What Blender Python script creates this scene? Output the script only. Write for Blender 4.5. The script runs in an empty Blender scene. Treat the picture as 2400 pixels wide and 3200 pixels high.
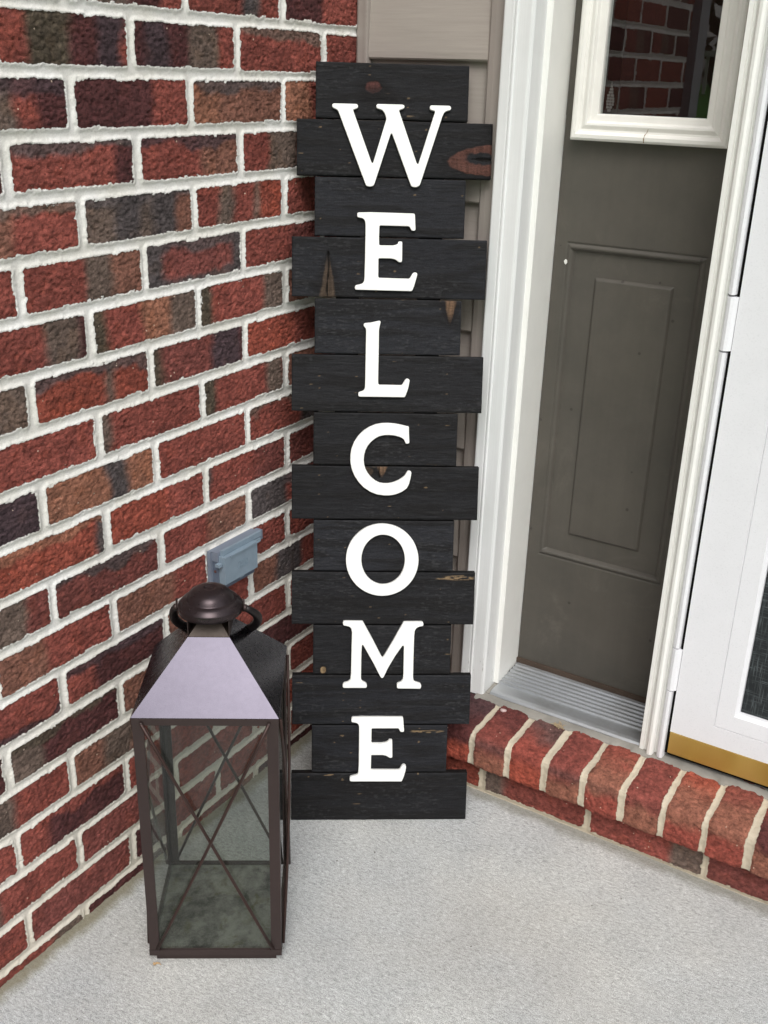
import bpy, bmesh, math, json
import numpy as np
from mathutils import Vector, Matrix
R = math.radians
scene = bpy.context.scene
col = scene.collection

# ---------------------------------------------------------------- camera
cd = bpy.data.cameras.new("camera")
cam = bpy.data.objects.new("camera", cd); col.objects.link(cam)
cam.location = (0.98800674, -1.77082287, 1.18023257)
cam.rotation_euler = (R(67.11566616), R(-1.58607203), R(31.86118192))
cd.sensor_fit = 'VERTICAL'; cd.sensor_height = 24.0; cd.lens = 24.0*3248.19/3200
cd.clip_start = 0.02; cd.clip_end = 500
scene.camera = cam

# ---------------------------------------------------------------- sky and sun
SUN_EL, SUN_AZ = R(50), R(145)      # azimuth from +Y clockwise, light comes from behind the camera
w = bpy.data.worlds.new("World"); scene.world = w; w.use_nodes = True
nt = w.node_tree; nt.nodes.clear()
sky = nt.nodes.new('ShaderNodeTexSky'); sky.sky_type = 'NISHITA'; sky.sun_disc = False
sky.sun_elevation = SUN_EL; sky.sun_rotation = SUN_AZ; sky.dust_density = 3.0; sky.air_density = 1.2
hs = nt.nodes.new('ShaderNodeHueSaturation'); hs.inputs['Saturation'].default_value = 0.22
bg = nt.nodes.new('ShaderNodeBackground'); bg.inputs['Strength'].default_value = 0.135
wo = nt.nodes.new('ShaderNodeOutputWorld')
nt.links.new(sky.outputs[0], hs.inputs['Color']); nt.links.new(hs.outputs[0], bg.inputs[0]); nt.links.new(bg.outputs[0], wo.inputs[0])
ld = bpy.data.lights.new("sun", 'SUN'); ld.energy = 1.2; ld.angle = R(31); ld.color = (1.0, 0.985, 0.965)
sun = bpy.data.objects.new("sun", ld); col.objects.link(sun)
d = Vector((math.sin(SUN_AZ)*math.cos(SUN_EL), math.cos(SUN_AZ)*math.cos(SUN_EL), math.sin(SUN_EL)))
sun.rotation_euler = d.to_track_quat('Z', 'Y').to_euler(); sun.location = (2, -4, 5)
scene.view_settings.view_transform = 'Standard'; scene.view_settings.look = 'None'
scene.view_settings.exposure = 0.45; scene.view_settings.gamma = 1.0
scene.render.engine = 'CYCLES'
scene.cycles.max_bounces = 8; scene.cycles.transparent_max_bounces = 16

# ---------------------------------------------------------------- helpers
def lin(c):
    return tuple(((x/255.)/12.92 if x/255. <= 0.04045 else ((x/255.+0.055)/1.055)**2.4) for x in c)
def tag(o, label=None, cat=None, group=None, kind=None):
    if label: o['label'] = label
    if cat: o['category'] = cat
    if group: o['group'] = group
    if kind: o['kind'] = kind
    return o
def empty(name, loc=(0, 0, 0), rz=0.0):
    o = bpy.data.objects.new(name, None); col.objects.link(o); o.location = loc; o.rotation_euler = (0, 0, rz)
    o.empty_display_size = 0.05
    return o
def link(name, me, mat, parent=None):
    o = bpy.data.objects.new(name, me); col.objects.link(o)
    if mat is not None:
        me.materials.clear(); me.materials.append(mat)
    if parent is not None: o.parent = parent
    return o
def bm_obj(name, bm, mat, parent=None, smooth=False, bevel=0.0, segs=2):
    if bevel > 0:
        bmesh.ops.bevel(bm, geom=[e for e in bm.edges if len(e.link_faces) == 2 and e.calc_face_angle(0) > 0.5],
                        offset=bevel, segments=segs, profile=0.6, affect='EDGES', clamp_overlap=True)
    bmesh.ops.recalc_face_normals(bm, faces=bm.faces[:])
    me = bpy.data.meshes.new(name); bm.to_mesh(me); bm.free()
    if smooth:
        for p in me.polygons: p.use_smooth = True
    return link(name, me, mat, parent)
def box(bm, x0, x1, y0, y1, z0, z1, M=None):
    vs = [bm.verts.new(M @ Vector(c) if M else c) for c in
          ((x0,y0,z0),(x1,y0,z0),(x1,y1,z0),(x0,y1,z0),(x0,y0,z1),(x1,y0,z1),(x1,y1,z1),(x0,y1,z1))]
    for f in ((0,3,2,1),(4,5,6,7),(0,1,5,4),(1,2,6,5),(2,3,7,6),(3,0,4,7)): bm.faces.new([vs[i] for i in f])
def prism(bm, poly, ax, a0, a1):
    """extrude a 2-D polygon along axis ax ('x' or 'z')"""
    def P(p, a): return (a, p[0], p[1]) if ax == 'x' else (p[0], p[1], a)
    lo = [bm.verts.new(P(p, a0)) for p in poly]; hi = [bm.verts.new(P(p, a1)) for p in poly]
    n = len(poly)
    for i in range(n):
        bm.faces.new((lo[i], lo[(i+1) % n], hi[(i+1) % n], hi[i]))
    bm.faces.new(lo); bm.faces.new(hi[::-1])
def tube(bm, pts, r, n=10, cap=True):
    pts = [Vector(p) for p in pts]; rings = []
    up = Vector((0.3, 0.2, 1)).normalized()
    for i, p in enumerate(pts):
        t = (pts[min(i+1, len(pts)-1)] - pts[max(i-1, 0)]).normalized()
        a = t.cross(up)
        if a.length < 1e-3: a = t.cross(Vector((1, 0, 0)))
        a.normalize(); b = t.cross(a).normalized()
        rr = r[i] if isinstance(r, (list, tuple)) else r
        rings.append([bm.verts.new(p + (a*math.cos(k*2*math.pi/n) + b*math.sin(k*2*math.pi/n))*rr) for k in range(n)])
    for A, B in zip(rings[:-1], rings[1:]):
        for k in range(n): bm.faces.new((A[k], A[(k+1) % n], B[(k+1) % n], B[k]))
    if cap: bm.faces.new(rings[0][::-1]); bm.faces.new(rings[-1])
def lathe(bm, prof, n=64, c=(0, 0)):
    rings = []
    for r, z in prof:
        if r < 1e-6: rings.append([bm.verts.new((c[0], c[1], z))])
        else: rings.append([bm.verts.new((c[0]+r*math.cos(k*2*math.pi/n), c[1]+r*math.sin(k*2*math.pi/n), z)) for k in range(n)])
    for A, B in zip(rings[:-1], rings[1:]):
        for k in range(n):
            a = [A[k % len(A)], A[(k+1) % len(A)]] if len(A) > 1 else [A[0]]
            b = [B[(k+1) % len(B)], B[k % len(B)]] if len(B) > 1 else [B[0]]
            if len(a)+len(b) >= 3: bm.faces.new(a + b)

# numpy noise
def _hash(ix, iy, seed):
    with np.errstate(over='ignore'):
        h = (ix.astype(np.int64)*374761393 + iy.astype(np.int64)*668265263 + seed*974634777) & 0xffffffff
        h = ((h ^ (h >> 13))*1274126177) & 0xffffffff
        h = h ^ (h >> 16)
    return (h & 0xffffff)/float(0xffffff)
def vn(x, y, seed=0):
    ix = np.floor(x).astype(np.int64); iy = np.floor(y).astype(np.int64)
    fx = x-ix; fy = y-iy; fx = fx*fx*(3-2*fx); fy = fy*fy*(3-2*fy)
    a = _hash(ix, iy, seed); b = _hash(ix+1, iy, seed); c = _hash(ix, iy+1, seed); d_ = _hash(ix+1, iy+1, seed)
    return (a*(1-fx)+b*fx)*(1-fy) + (c*(1-fx)+d_*fx)*fy
def fbm(x, y, seed=0, oct=4, g=0.5):
    t = 0; a = 1; s_ = 0
    for o in range(oct):
        t = t + a*vn(x*(2.03**o)+17.3*o, y*(2.03**o)-9.1*o, seed+o*31); s_ += a; a *= g
    return t/s_
def sstep(a, b, x):
    t = np.clip((x-a)/(b-a), 0, 1); return t*t*(3-2*t)
def mix(a, b, t):
    return a*(1-t[..., None]) + b*t[..., None]
def grid_mesh(name, P, colors=None, sd=None, extra=None):
    """P: (nu,nv,3) array of points -> mesh with attributes; extra: list of (verts, quads) blocks"""
    nu, nv = P.shape[:2]
    V = P.reshape(-1, 3)
    i = np.arange((nu-1)*(nv-1)); a = (i//(nv-1))*nv + i % (nv-1)
    Q = np.stack([a, a+nv, a+nv+1, a+1], 1)
    nrm = np.cross(P[1, 0]-P[0, 0], P[0, 1]-P[0, 0])
    n0 = len(V); Vall = [V]; Qall = [Q]; off = n0
    for ev, eq in (extra or []):
        Vall.append(np.array(ev, float)); Qall.append(np.array(eq)+off); off += len(ev)
    V = np.concatenate(Vall).astype(np.float32); Q = np.concatenate(Qall).astype(np.int32)
    me = bpy.data.meshes.new(name)
    me.vertices.add(len(V)); me.vertices.foreach_set('co', V.ravel())
    me.loops.add(Q.size); me.loops.foreach_set('vertex_index', Q.ravel())
    me.polygons.add(len(Q)); me.polygons.foreach_set('loop_start', np.arange(0, Q.size, 4, dtype=np.int32))
    sm = np.zeros(len(Q), bool); sm[:len(i)] = True
    me.update(calc_edges=True)
    me.polygons.foreach_set('use_smooth', sm)
    if colors is not None:
        at = me.attributes.new('tint', 'FLOAT_COLOR', 'POINT')
        c = np.ones((len(V), 4), np.float32); c[:, :3] = colors.reshape(-1, 3)[:1].mean(0)
        c[:n0, :3] = colors.reshape(-1, 3); at.data.foreach_set('color', c.ravel())
    if sd is not None:
        at = me.attributes.new('edge', 'FLOAT', 'POINT')
        c = np.full(len(V), 5.0, np.float32); c[:n0] = sd.ravel(); at.data.foreach_set('value', c)
    me.validate()
    return me
def boxblock(x0, x1, y0, y1, z0, z1):
    return ([(x0,y0,z0),(x1,y0,z0),(x1,y1,z0),(x0,y1,z0),(x0,y0,z1),(x1,y0,z1),(x1,y1,z1),(x0,y1,z1)],
            [(0,3,2,1),(4,5,6,7),(0,1,5,4),(1,2,6,5),(2,3,7,6),(3,0,4,7)])

# ---------------------------------------------------------------- material helper
class MatB:
    def __init__(s, name):
        s.m = bpy.data.materials.new(name); s.m.use_nodes = True; s.t = s.m.node_tree
        s.b = s.t.nodes['Principled BSDF']; s.out = s.t.nodes['Material Output']
        s.tc = s.t.nodes.new('ShaderNodeTexCoord')
    def n(s, typ, **kw):
        x = s.t.nodes.new(typ)
        for k, v in kw.items(): setattr(x, k, v)
        return x
    def l(s, a, b): s.t.links.new(a, b)
    def val(s, k, v):
        if hasattr(v, 'is_linked') or hasattr(v, 'links'): s.l(v, s.b.inputs[k])
        else: s.b.inputs[k].default_value = v
    def mapping(s, scale=(1, 1, 1), rot=(0, 0, 0), src='Object'):
        mp = s.n('ShaderNodeMapping'); mp.inputs['Scale'].default_value = scale; mp.inputs['Rotation'].default_value = rot
        s.l(s.tc.outputs[src], mp.inputs[0]); return mp.outputs[0]
    def noise(s, scale, detail=4, rough=0.55, vec=None, dist=0.0):
        x = s.n('ShaderNodeTexNoise'); x.inputs['Scale'].default_value = scale; x.inputs['Detail'].default_value = detail
        x.inputs['Roughness'].default_value = rough; x.inputs['Distortion'].default_value = dist
        s.l(vec if vec is not None else s.tc.outputs['Object'], x.inputs['Vector']); return x.outputs['Fac']
    def ramp(s, fac, stops, interp='LINEAR'):
        r = s.n('ShaderNodeValToRGB'); r.color_ramp.interpolation = interp
        e = r.color_ramp.elements
        while len(e) < len(stops): e.new(0.5)
        for k, (p, c) in enumerate(stops):
            e[k].position = p; e[k].color = (c, c, c, 1) if isinstance(c, (int, float)) else (*c, 1)
        s.l(fac, r.inputs[0]); return r.outputs[0]
    def mixc(s, fac, a, b, mode='MIX'):
        x = s.n('ShaderNodeMix', data_type='RGBA', blend_type=mode)
        for k, v in ((0, fac), (6, a), (7, b)):
            if isinstance(v, (int, float)): x.inputs[k].default_value = v
            elif isinstance(v, tuple): x.inputs[k].default_value = (*v, 1) if len(v) == 3 else v
            else: s.l(v, x.inputs[k])
        return x.outputs[2]
    def math(s, op, a, b=0.0, c=None, clamp=False):
        x = s.n('ShaderNodeMath', operation=op); x.use_clamp = clamp
        for k, v in enumerate((a, b) if c is None else (a, b, c)):
            if isinstance(v, (int, float)): x.inputs[k].default_value = v
            else: s.l(v, x.inputs[k])
        return x.outputs[0]
    def bump(s, h, dist=0.001, strength=1.0, prev=None):
        x = s.n('ShaderNodeBump'); x.inputs['Strength'].default_value = strength; x.inputs['Distance'].default_value = dist
        s.l(h, x.inputs['Height'])
        if prev is not None: s.l(prev, x.inputs['Normal'])
        s.l(x.outputs[0], s.b.inputs['Normal']); return x.outputs[0]
    def attr(s, name):
        a = s.n('ShaderNodeAttribute'); a.attribute_name = name; return a

# brick material: brick colour comes from the 'tint' attribute, mortar from 'edge' < 0
def brick_material(name, mortar_a, mortar_b):
    M = MatB(name)
    e = M.attr('edge').outputs['Fac']
    fine = M.noise(620, 4, 0.75)
    e2 = M.math('ADD', e, M.math('MULTIPLY', M.math('SUBTRACT', fine, 0.5), 2.6))
    k = M.n('ShaderNodeMapRange'); k.interpolation_type = 'SMOOTHSTEP'
    k.inputs[1].default_value = -0.35; k.inputs[2].default_value = 0.35; M.l(e2, k.inputs[0]); k = k.outputs[0]
    sp = M.noise(900, 4, 0.7); md = M.noise(150, 5, 0.65)
    brickc = M.mixc(1.0, M.attr('tint').outputs['Color'], M.ramp(sp, [(0.30, 0.48), (0.45, 0.88), (0.58, 1.10), (0.72, 1.5)]), 'MULTIPLY')
    brickc = M.mixc(1.0, brickc, M.ramp(md, [(0.28, 0.55), (0.5, 1.0), (0.72, 1.4)]), 'MULTIPLY')
    ck = M.noise(1.0, 4, 0.7, M.mapping((300, 170, 430)), 0.5)
    ckf = M.ramp(ck, [(0.32, 1.0), (0.41, 0.0)])
    brickc = M.mixc(M.math('MULTIPLY', ckf, 0.5), brickc, (0.03, 0.017, 0.015))
    vo = M.n('ShaderNodeTexVoronoi'); vo.inputs['Scale'].default_value = 75; M.l(M.tc.outputs['Object'], vo.inputs['Vector'])
    fleck = M.math('MULTIPLY', M.math('LESS_THAN', vo.outputs['Distance'], 0.085), M.math('GREATER_THAN', M.noise(30, 2), 0.56))
    brickc = M.mixc(M.math('MULTIPLY', fleck, 0.8), brickc, lin((212, 190, 170)))
    mort = M.mixc(M.ramp(M.noise(14, 5, 0.6), [(0.35, 0.0), (0.65, 1.0)]), mortar_a, mortar_b)
    mort = M.mixc(1.0, mort, M.ramp(M.noise(600, 4, 0.7), [(0.3, 0.80), (0.55, 1.0), (0.7, 1.04)]), 'MULTIPLY')
    sz = M.n('ShaderNodeSeparateXYZ'); M.l(M.tc.outputs['Object'], sz.inputs[0])
    lowz = M.n('ShaderNodeMapRange'); lowz.inputs[1].default_value = 0.62; lowz.inputs[2].default_value = 0.05; M.l(M.math('ADD', sz.outputs[2], M.math('MULTIPLY', M.noise(7, 4), 0.3)), lowz.inputs[0])
    mort = M.mixc(M.math('MULTIPLY', lowz.outputs[0], 0.6), mort, lin((198, 184, 160)))
    M.val('Base Color', M.mixc(k, mort, brickc)); M.val('Roughness', 0.88); M.val('Specular IOR Level', 0.25)
    hh = M.math('ADD', M.math('MULTIPLY', M.noise(480, 5, 0.7), 1.0), M.math('MULTIPLY', M.noise(1300, 3, 0.6), 0.5))
    amp = M.math('ADD', 0.25, M.math('MULTIPLY', k, 0.9))
    M.bump(M.math('SUBTRACT', M.math('MULTIPLY', hh, amp), M.math('MULTIPLY', ckf, M.math('MULTIPLY', k, 0.8))), 0.0016, 0.85)
    return M.m
M_BRICK = brick_material('brick_and_mortar', lin((232, 230, 226)), lin((219, 216, 208)))
M_LEDGE = brick_material('ledge_brick', lin((206, 195, 176)), lin((186, 175, 157)))

CODE = {k: np.array(lin(v)) for k, v in dict(
    r=(139, 75, 66), b=(147, 76, 62), o=(150, 102, 82), d=(86, 50, 50), g=(112, 95, 86), v=(84, 74, 62),
    p=(76, 60, 64), k=(86, 78, 78), m=(125, 71, 65), t=(134, 92, 78)).items()}

# ---------------------------------------------------------------- big brick wall (plane x = 0)
BL, BH = 0.2032, 0.0677
yA, zA = -0.559, 1.20597
Z = {  # bands along each brick left->right (end fraction, tone); 't:'/'b:' tone of the top / bottom arris, '*' all round
 (-1,.5): [(.55,'r'),(.75,'k'),(1,'r')], (-1,1.5): [(.5,'g'),(.8,'d'),(1,'r')], (-1,-.5): [(.5,'d'),(1,'r')],
 (0,2): [(.2,'r'),(.53,'v'),(.74,'d'),(.94,'p'),(1,'r')], (0,1): [(.1,'d'),(.32,'p'),(.5,'d'),(.8,'g'),(1,'r')],
 (0,0): [(1,'r'),'t:g'], (0,-1): [(.6,'r'),(1,'m')],
 (1,2.5): [(.6,'g'),(.75,'r'),(1,'d'),'t:p'], (1,1.5): [(.68,'d'),(1,'r')], (1,.5): [(.3,'o'),(1,'t'),'t:k'], (1,-.5): [(.35,'o'),(.6,'r'),(1,'d')],
 (2,3): [(.8,'r'),(1,'d')], (2,2): [(.78,'r'),(1,'d'),'t:k'], (2,1): [(.6,'r'),(1,'t'),'t:p'], (2,0): [(.32,'r'),(.68,'g'),(1,'r')], (2,-1): [(1,'m')],
 (3,2.5): [(.5,'t'),(1,'r'),'t:g'], (3,1.5): [(.28,'g'),(.5,'k'),(.58,'g'),(.82,'k'),(1,'t'),'t:k'], (3,.5): [(.25,'r'),(.4,'g'),(.64,'r'),(.7,'g'),(1,'b')], (3,-.5): [(.5,'r'),(1,'d')],
 (4,3): [(1,'r')], (4,2): [(.5,'r'),(.72,'g'),(1,'t')], (4,1): [(.18,'k'),(.88,'m'),(1,'k'),'*k'], (4,0): [(.6,'r'),(1,'m')], (4,-1): [(1,'d')],
 (5,2.5): [(.66,'r'),(.93,'g'),(1,'d')], (5,1.5): [(.15,'v'),(.45,'r'),(.74,'o'),(1,'g')], (5,.5): [(.17,'v'),(.74,'r'),(1,'g')], (5,-.5): [(1,'t')],
 (6,3): [(.6,'o'),(1,'g')], (6,2): [(.6,'b'),(.67,'g'),(1,'b'),'t:k'], (6,1): [(.11,'v'),(.62,'m'),(.95,'p'),(1,'d')], (6,0): [(.6,'b'),(1,'r')], (6,-1): [(1,'r')],
 (7,2.5): [(1,'r')], (7,1.5): [(.1,'g'),(.7,'r'),(1,'r')], (7,.5): [(.16,'v'),(.75,'r'),(.97,'g'),(1,'r')], (7,-.5): [(.5,'t'),(1,'d')],
 (8,3): [(1,'p')], (8,2): [(.55,'o'),(.74,'k'),(1,'o')], (8,1): [(1,'r')], (8,0): [(.7,'r'),(1,'k'),'t:g'], (8,-1): [(1,'r')],
 (9,2.5): [(.9,'b'),(1,'k'),'t:o'], (9,1.5): [(.6,'b'),(1,'r')], (9,.5): [(.06,'k'),(.6,'r'),(1,'m')], (9,-.5): [(1,'m')],
 (10,3): [(.5,'r'),(.8,'g'),(1,'m')], (10,2): [(1,'m'),'t:k'], (10,1): [(.5,'r'),(1,'t')], (10,0): [(.5,'k'),(1,'r'),'t:k'], (10,-1): [(1,'r')],
 (11,2.5): [(.4,'t'),(1,'r')], (11,1.5): [(.6,'t'),(1,'r')], (11,.5): [(1,'r')], (11,-.5): [(.5,'r'),(1,'d')],
 (12,3): [(.6,'r'),(1,'r'),'b:p'], (12,2): [(.3,'r'),(1,'d'),'t:p'], (12,1): [(.6,'t'),(1,'r')], (12,0): [(.35,'t'),(.7,'k'),(1,'r')], (12,-1): [(1,'k')],
 (13,3.5): [(1,'d')], (13,2.5): [(.3,'g'),(1,'d'),'t:v'], (13,1.5): [(.5,'t'),(1,'r')], (13,.5): [(1,'r')],
 (14,3): [(.3,'r'),(.5,'g'),(1,'r')], (14,2): [(.3,'t'),(.6,'g'),(1,'r')], (14,1): [(1,'r')],
 (15,2.5): [(.25,'r'),(1,'d'),'t:r'], (15,1.5): [(1,'r')], (15,3.5): [(1,'r')],
 (16,3): [(.3,'g'),(1,'r')], (16,2): [(1,'m')], (16,1): [(1,'r')], (17,2.5): [(1,'m')], (17,1.5): [(.4,'d'),(1,'r')],
}
def paint_brick(fr, vt, bands, seed, wob):
    """fr 0..1 along, vt 0..1 up -> colour; bands of tone with soft wobbly borders"""
    cs = [b_ for b_ in bands if not isinstance(b_, str)]; ed = [b_ for b_ in bands if isinstance(b_, str)]
    c = np.zeros(fr.shape+(3,)) + CODE[cs[0][1]]
    f = fr + wob*0.05
    for (e0, _), (_, c1) in zip(cs[:-1], cs[1:]):
        c = mix(c, CODE[c1], sstep(e0-0.05, e0+0.05, f))
    for s_ in ed:
        cc = CODE[s_[-1]]
        if s_[0] == 't': m_ = sstep(0.70, 0.86, vt+wob*0.35)
        elif s_[0] == 'b': m_ = sstep(0.28, 0.14, vt+wob*0.35)
        else: m_ = np.maximum(sstep(0.74, 0.9, vt+wob*0.25), sstep(0.26, 0.1, vt+wob*0.25))
        c = mix(c, cc, m_*0.85)
    return c
def brick_field(y, z, L=BL, H=BH, y0=yA, z0=zA, table=Z, seed=5, jh=0.0068, jr=0.0014, offs=0.5):
    rowf = (z0-z)/H; row = np.round(rowf).astype(int)
    bedjit = 0.0016*(vn(y*6, row*3.7, seed)-0.5)
    odd = (row % 2 == 1)
    q = (y0-y)/L + np.where(odd, offs, 0)
    q = q + 0.018*(vn(np.floor(q)*3.1+0.5, row*5.3+0.5, seed+2)-0.5)
    j = np.ceil(q-1e-9)              # left joint number (y decreasing to the left)
    fr = j-q                         # 0 at left joint ... 1 at right joint
    du = np.minimum(fr, 1-fr)*L
    v = (rowf-row)*(-H) + bedjit
    dv = H/2-np.abs(v)
    wid = jh*(0.86+0.34*vn(j*2.7+row*11.3, row*1.9, seed+7))
    rc = 0.004
    ex = np.maximum(rc-(du-wid), 0); ey = np.maximum(rc-(dv-wid*1.08), 0)
    sd = rc-np.sqrt(ex**2+ey**2)
    sd = np.where((ex > 0) | (ey > 0), sd, np.minimum(du-wid, dv-wid*1.08))
    rag = 0.9*(fbm(y*330, z*330, seed+11, 2)-0.5)*2.6*jr + (fbm(y*60, z*60, seed+12, 2)-0.5)*1.3*jr
    blob = sstep(0.74, 0.84, vn(y*80, z*80, seed+13))*0.0022
    sd = sd - rag - blob
    # colours
    c = np.zeros(y.shape+(3,)); vt = v/(H-2*jh)+0.5
    wob = (fbm(y*26, z*26, seed+20, 4)-0.5)*2
    jid = np.where(odd, j-offs, j)
    rr, jj = row.ravel(), np.round(jid.ravel()*2).astype(int)
    key = rr*1000 + jj
    order = np.argsort(key, kind='stable'); ks = key[order]
    cuts = np.flatnonzero(np.diff(ks))+1
    frr, vtr, wr = fr.ravel(), vt.ravel(), wob.ravel(); cf = c.reshape(-1, 3)
    opts = [[(1,'r')], [(.6,'r'),(1,'t')], [(.2,'g'),(1,'r')], [(1,'m')], [(.7,'r'),(1,'g')], [(1,'d')], [(.5,'o'),(1,'r')], [(1,'b')], [(.3,'d'),(.6,'g'),(1,'r')]]
    for idx in np.split(order, cuts):
        r_, jv = int(rr[idx[0]]), jj[idx[0]]/2
        if jv == int(jv): jv = int(jv)
        bands = table.get((r_, jv)) if table else None
        if bands is None:
            hsh = _hash(np.array([r_*7+3]), np.array([int(jv*2)+91]), seed)[0]
            bands = opts[int(hsh*len(opts)) % len(opts)]
        cf[idx] = paint_brick(frr[idx], vtr[idx], bands, 0, wr[idx])
        hs_ = _hash(np.array([r_+50]), np.array([int(jv*2)+7]), seed+4)[0]
        cf[idx] *= 0.9+0.22*hs_
    mot = (fbm(y*110, z*190, seed+30, 4, .65)-0.5); c *= (1+1.0*mot)[..., None]; c *= (1+0.5*(fbm(y*35, z*35, seed+31, 3)-.5))[..., None]
    dk = sstep(0.60, 0.78, fbm(y*34+5, z*34, seed+33, 4)); c = mix(c, c*np.array([.62, .66, .72]), dk*0.35)
    og = sstep(0.60, 0.75, fbm(y*45+9, z*45, seed+35, 3)); c = mix(c, c*np.array([1.12, 1.02, .92]), og*0.6)
    return sd, c, fr, v, row
def brick_height(a, b, sd, seed):
    rug = (fbm(a*150, b*300, seed, 3, 0.7)-0.5)*0.0030 + (fbm(a*40, b*40, seed+3, 3)-0.5)*0.0018
    pits = -sstep(0.66, 0.80, vn(a*230, b*330, seed+8))*0.0016
    hb = rug + pits - 0.0012*np.exp(-np.maximum(sd, 0)/0.0018)
    m_ = np.clip(-sd/0.0065, 0, 1)
    hm = 0.0006 - 0.0030*sstep(0.0, 1.0, m_) + (fbm(a*120, b*120, seed+5, 3)-0.5)*0.0007
    k = sstep(-0.0005, 0.0005, sd)
    return hm*(1-k)+hb*k
ys = np.concatenate([np.arange(-1.80, -1.235, 0.006), np.arange(-1.235, -0.256, 0.0015), [-0.256]])
zs = np.concatenate([np.arange(-0.02, 1.33, 0.0015), np.arange(1.33, 2.75, 0.006)])
Y, ZZ = np.meshgrid(ys, zs, indexing='ij')
sd, c, fr, v, row = brick_field(Y, ZZ)
hgt = brick_height(Y, ZZ, sd, 40)
P = np.stack([hgt-0.0005, Y, ZZ], -1)
wall_me = grid_mesh('brick_wall', P, c, sd*1000, [boxblock(-0.11, -0.006, -1.80, -0.2565, -0.02, 2.744)])
brick_wall = link('brick_wall', wall_me, M_BRICK)
tag(brick_wall, 'red and charcoal brick wall with thick white mortar joints left of the welcome sign', 'wall')

# ---------------------------------------------------------------- concrete porch floor
M = MatB('concrete')
rotm = M.mapping((1, 1, 1), (0, 0, R(-4)))
st = M.n('ShaderNodeMapping'); st.inputs['Scale'].default_value = (130, 300, 60); M.l(rotm, st.inputs[0])
streak = M.noise(1.0, 5, 0.65, st.outputs[0], 0.6)
fine = M.noise(700, 4, 0.7); med = M.noise(9, 5, 0.6); big = M.noise(2.3, 4, 0.55)
base = M.ramp(big, [(0.35, lin((184, 187, 188))), (0.65, lin((196, 196, 192)))])
base = M.mixc(1.0, base, M.ramp(streak, [(0.32, 0.66), (0.5, 0.98), (0.68, 1.26)]), 'MULTIPLY')
base = M.mixc(1.0, base, M.ramp(fine, [(0.34, 0.42), (0.5, 1.0), (0.66, 1.5)]), 'MULTIPLY')
base = M.mixc(1.0, base, M.ramp(med, [(0.3, 0.92), (0.7, 1.05)]), 'MULTIPLY')
base = M.mixc(M.ramp(M.noise(1.7, 3, 0.5, M.mapping((1, 1, 1), (0, 0, 0.7))), [(0.52, 0.0), (0.72, 0.22)]), base, lin((178, 166, 150)))
vo = M.n('ShaderNodeTexVoronoi'); vo.inputs['Scale'].default_value = 34; M.l(M.tc.outputs['Object'], vo.inputs['Vector'])
speck = M.math('MULTIPLY', M.math('LESS_THAN', vo.outputs['Distance'], 0.055), M.math('GREATER_THAN', M.noise(21, 2), 0.55))
base = M.mixc(M.math('MULTIPLY', speck, 0.75), base, lin((78, 70, 62)))
vo2 = M.n('ShaderNodeTexVoronoi'); vo2.inputs['Scale'].default_value = 210; M.l(M.tc.outputs['Object'], vo2.inputs['Vector'])
sp2 = M.math('MULTIPLY', M.math('LESS_THAN', vo2.outputs['Distance'], 0.16), M.math('GREATER_THAN', M.noise(120, 2), 0.57))
base = M.mixc(M.math('MULTIPLY', sp2, 0.6), base, lin((98, 92, 86)))
sx = M.n('ShaderNodeSeparateXYZ'); M.l(M.tc.outputs['Object'], sx.inputs[0])
wn = M.math('MULTIPLY', M.noise(26, 4), 0.034)
gr = M.n('ShaderNodeMapRange'); gr.inputs[1].default_value = 0.030; gr.inputs[2].default_value = 0.012; M.l(M.math('ADD', sx.outputs[0], M.math('SUBTRACT', wn, 0.014)), gr.inputs[0])
base = M.mixc(M.math('MULTIPLY', gr.outputs[0], 0.75), base, lin((122, 114, 84)))
gr2 = M.n('ShaderNodeMapRange'); gr2.inputs[1].default_value = -0.395; gr2.inputs[2].default_value = -0.378; M.l(M.math('ADD', sx.outputs[1], M.math('SUBTRACT', wn, 0.014)), gr2.inputs[0])
base = M.mixc(M.math('MULTIPLY', gr2.outputs[0], 0.6), base, lin((126, 122, 108)))
M.val('Base Color', base); M.val('Roughness', 0.9); M.val('Specular IOR Level', 0.25)
bp_ = M.bump(M.math('ADD', M.math('MULTIPLY', streak, 1.2), fine), 0.0013, 0.8)
M_CONC = M.m
bm = bmesh.new(); box(bm, -0.005, 3.2, -2.6, -0.30, -0.15, 0.0)
floor = bm_obj('porch_floor', bm, M_CONC); tag(floor, 'light grey brushed concrete porch slab', 'floor', kind='structure')

# ---------------------------------------------------------------- brick step under the door
step = empty('brick_step', (0.9, -0.36, 0)); tag(step, 'low brick step of upright rowlock bricks below the door sill', 'step')
def local(o, par):       # keep world coordinates of mesh data under a moved empty
    o.parent = par; o.matrix_parent_inverse = Matrix.Translation(-Vector(par.location)) if par.rotation_euler.z == 0 else par.matrix_basis.inverted()
    return o
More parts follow.
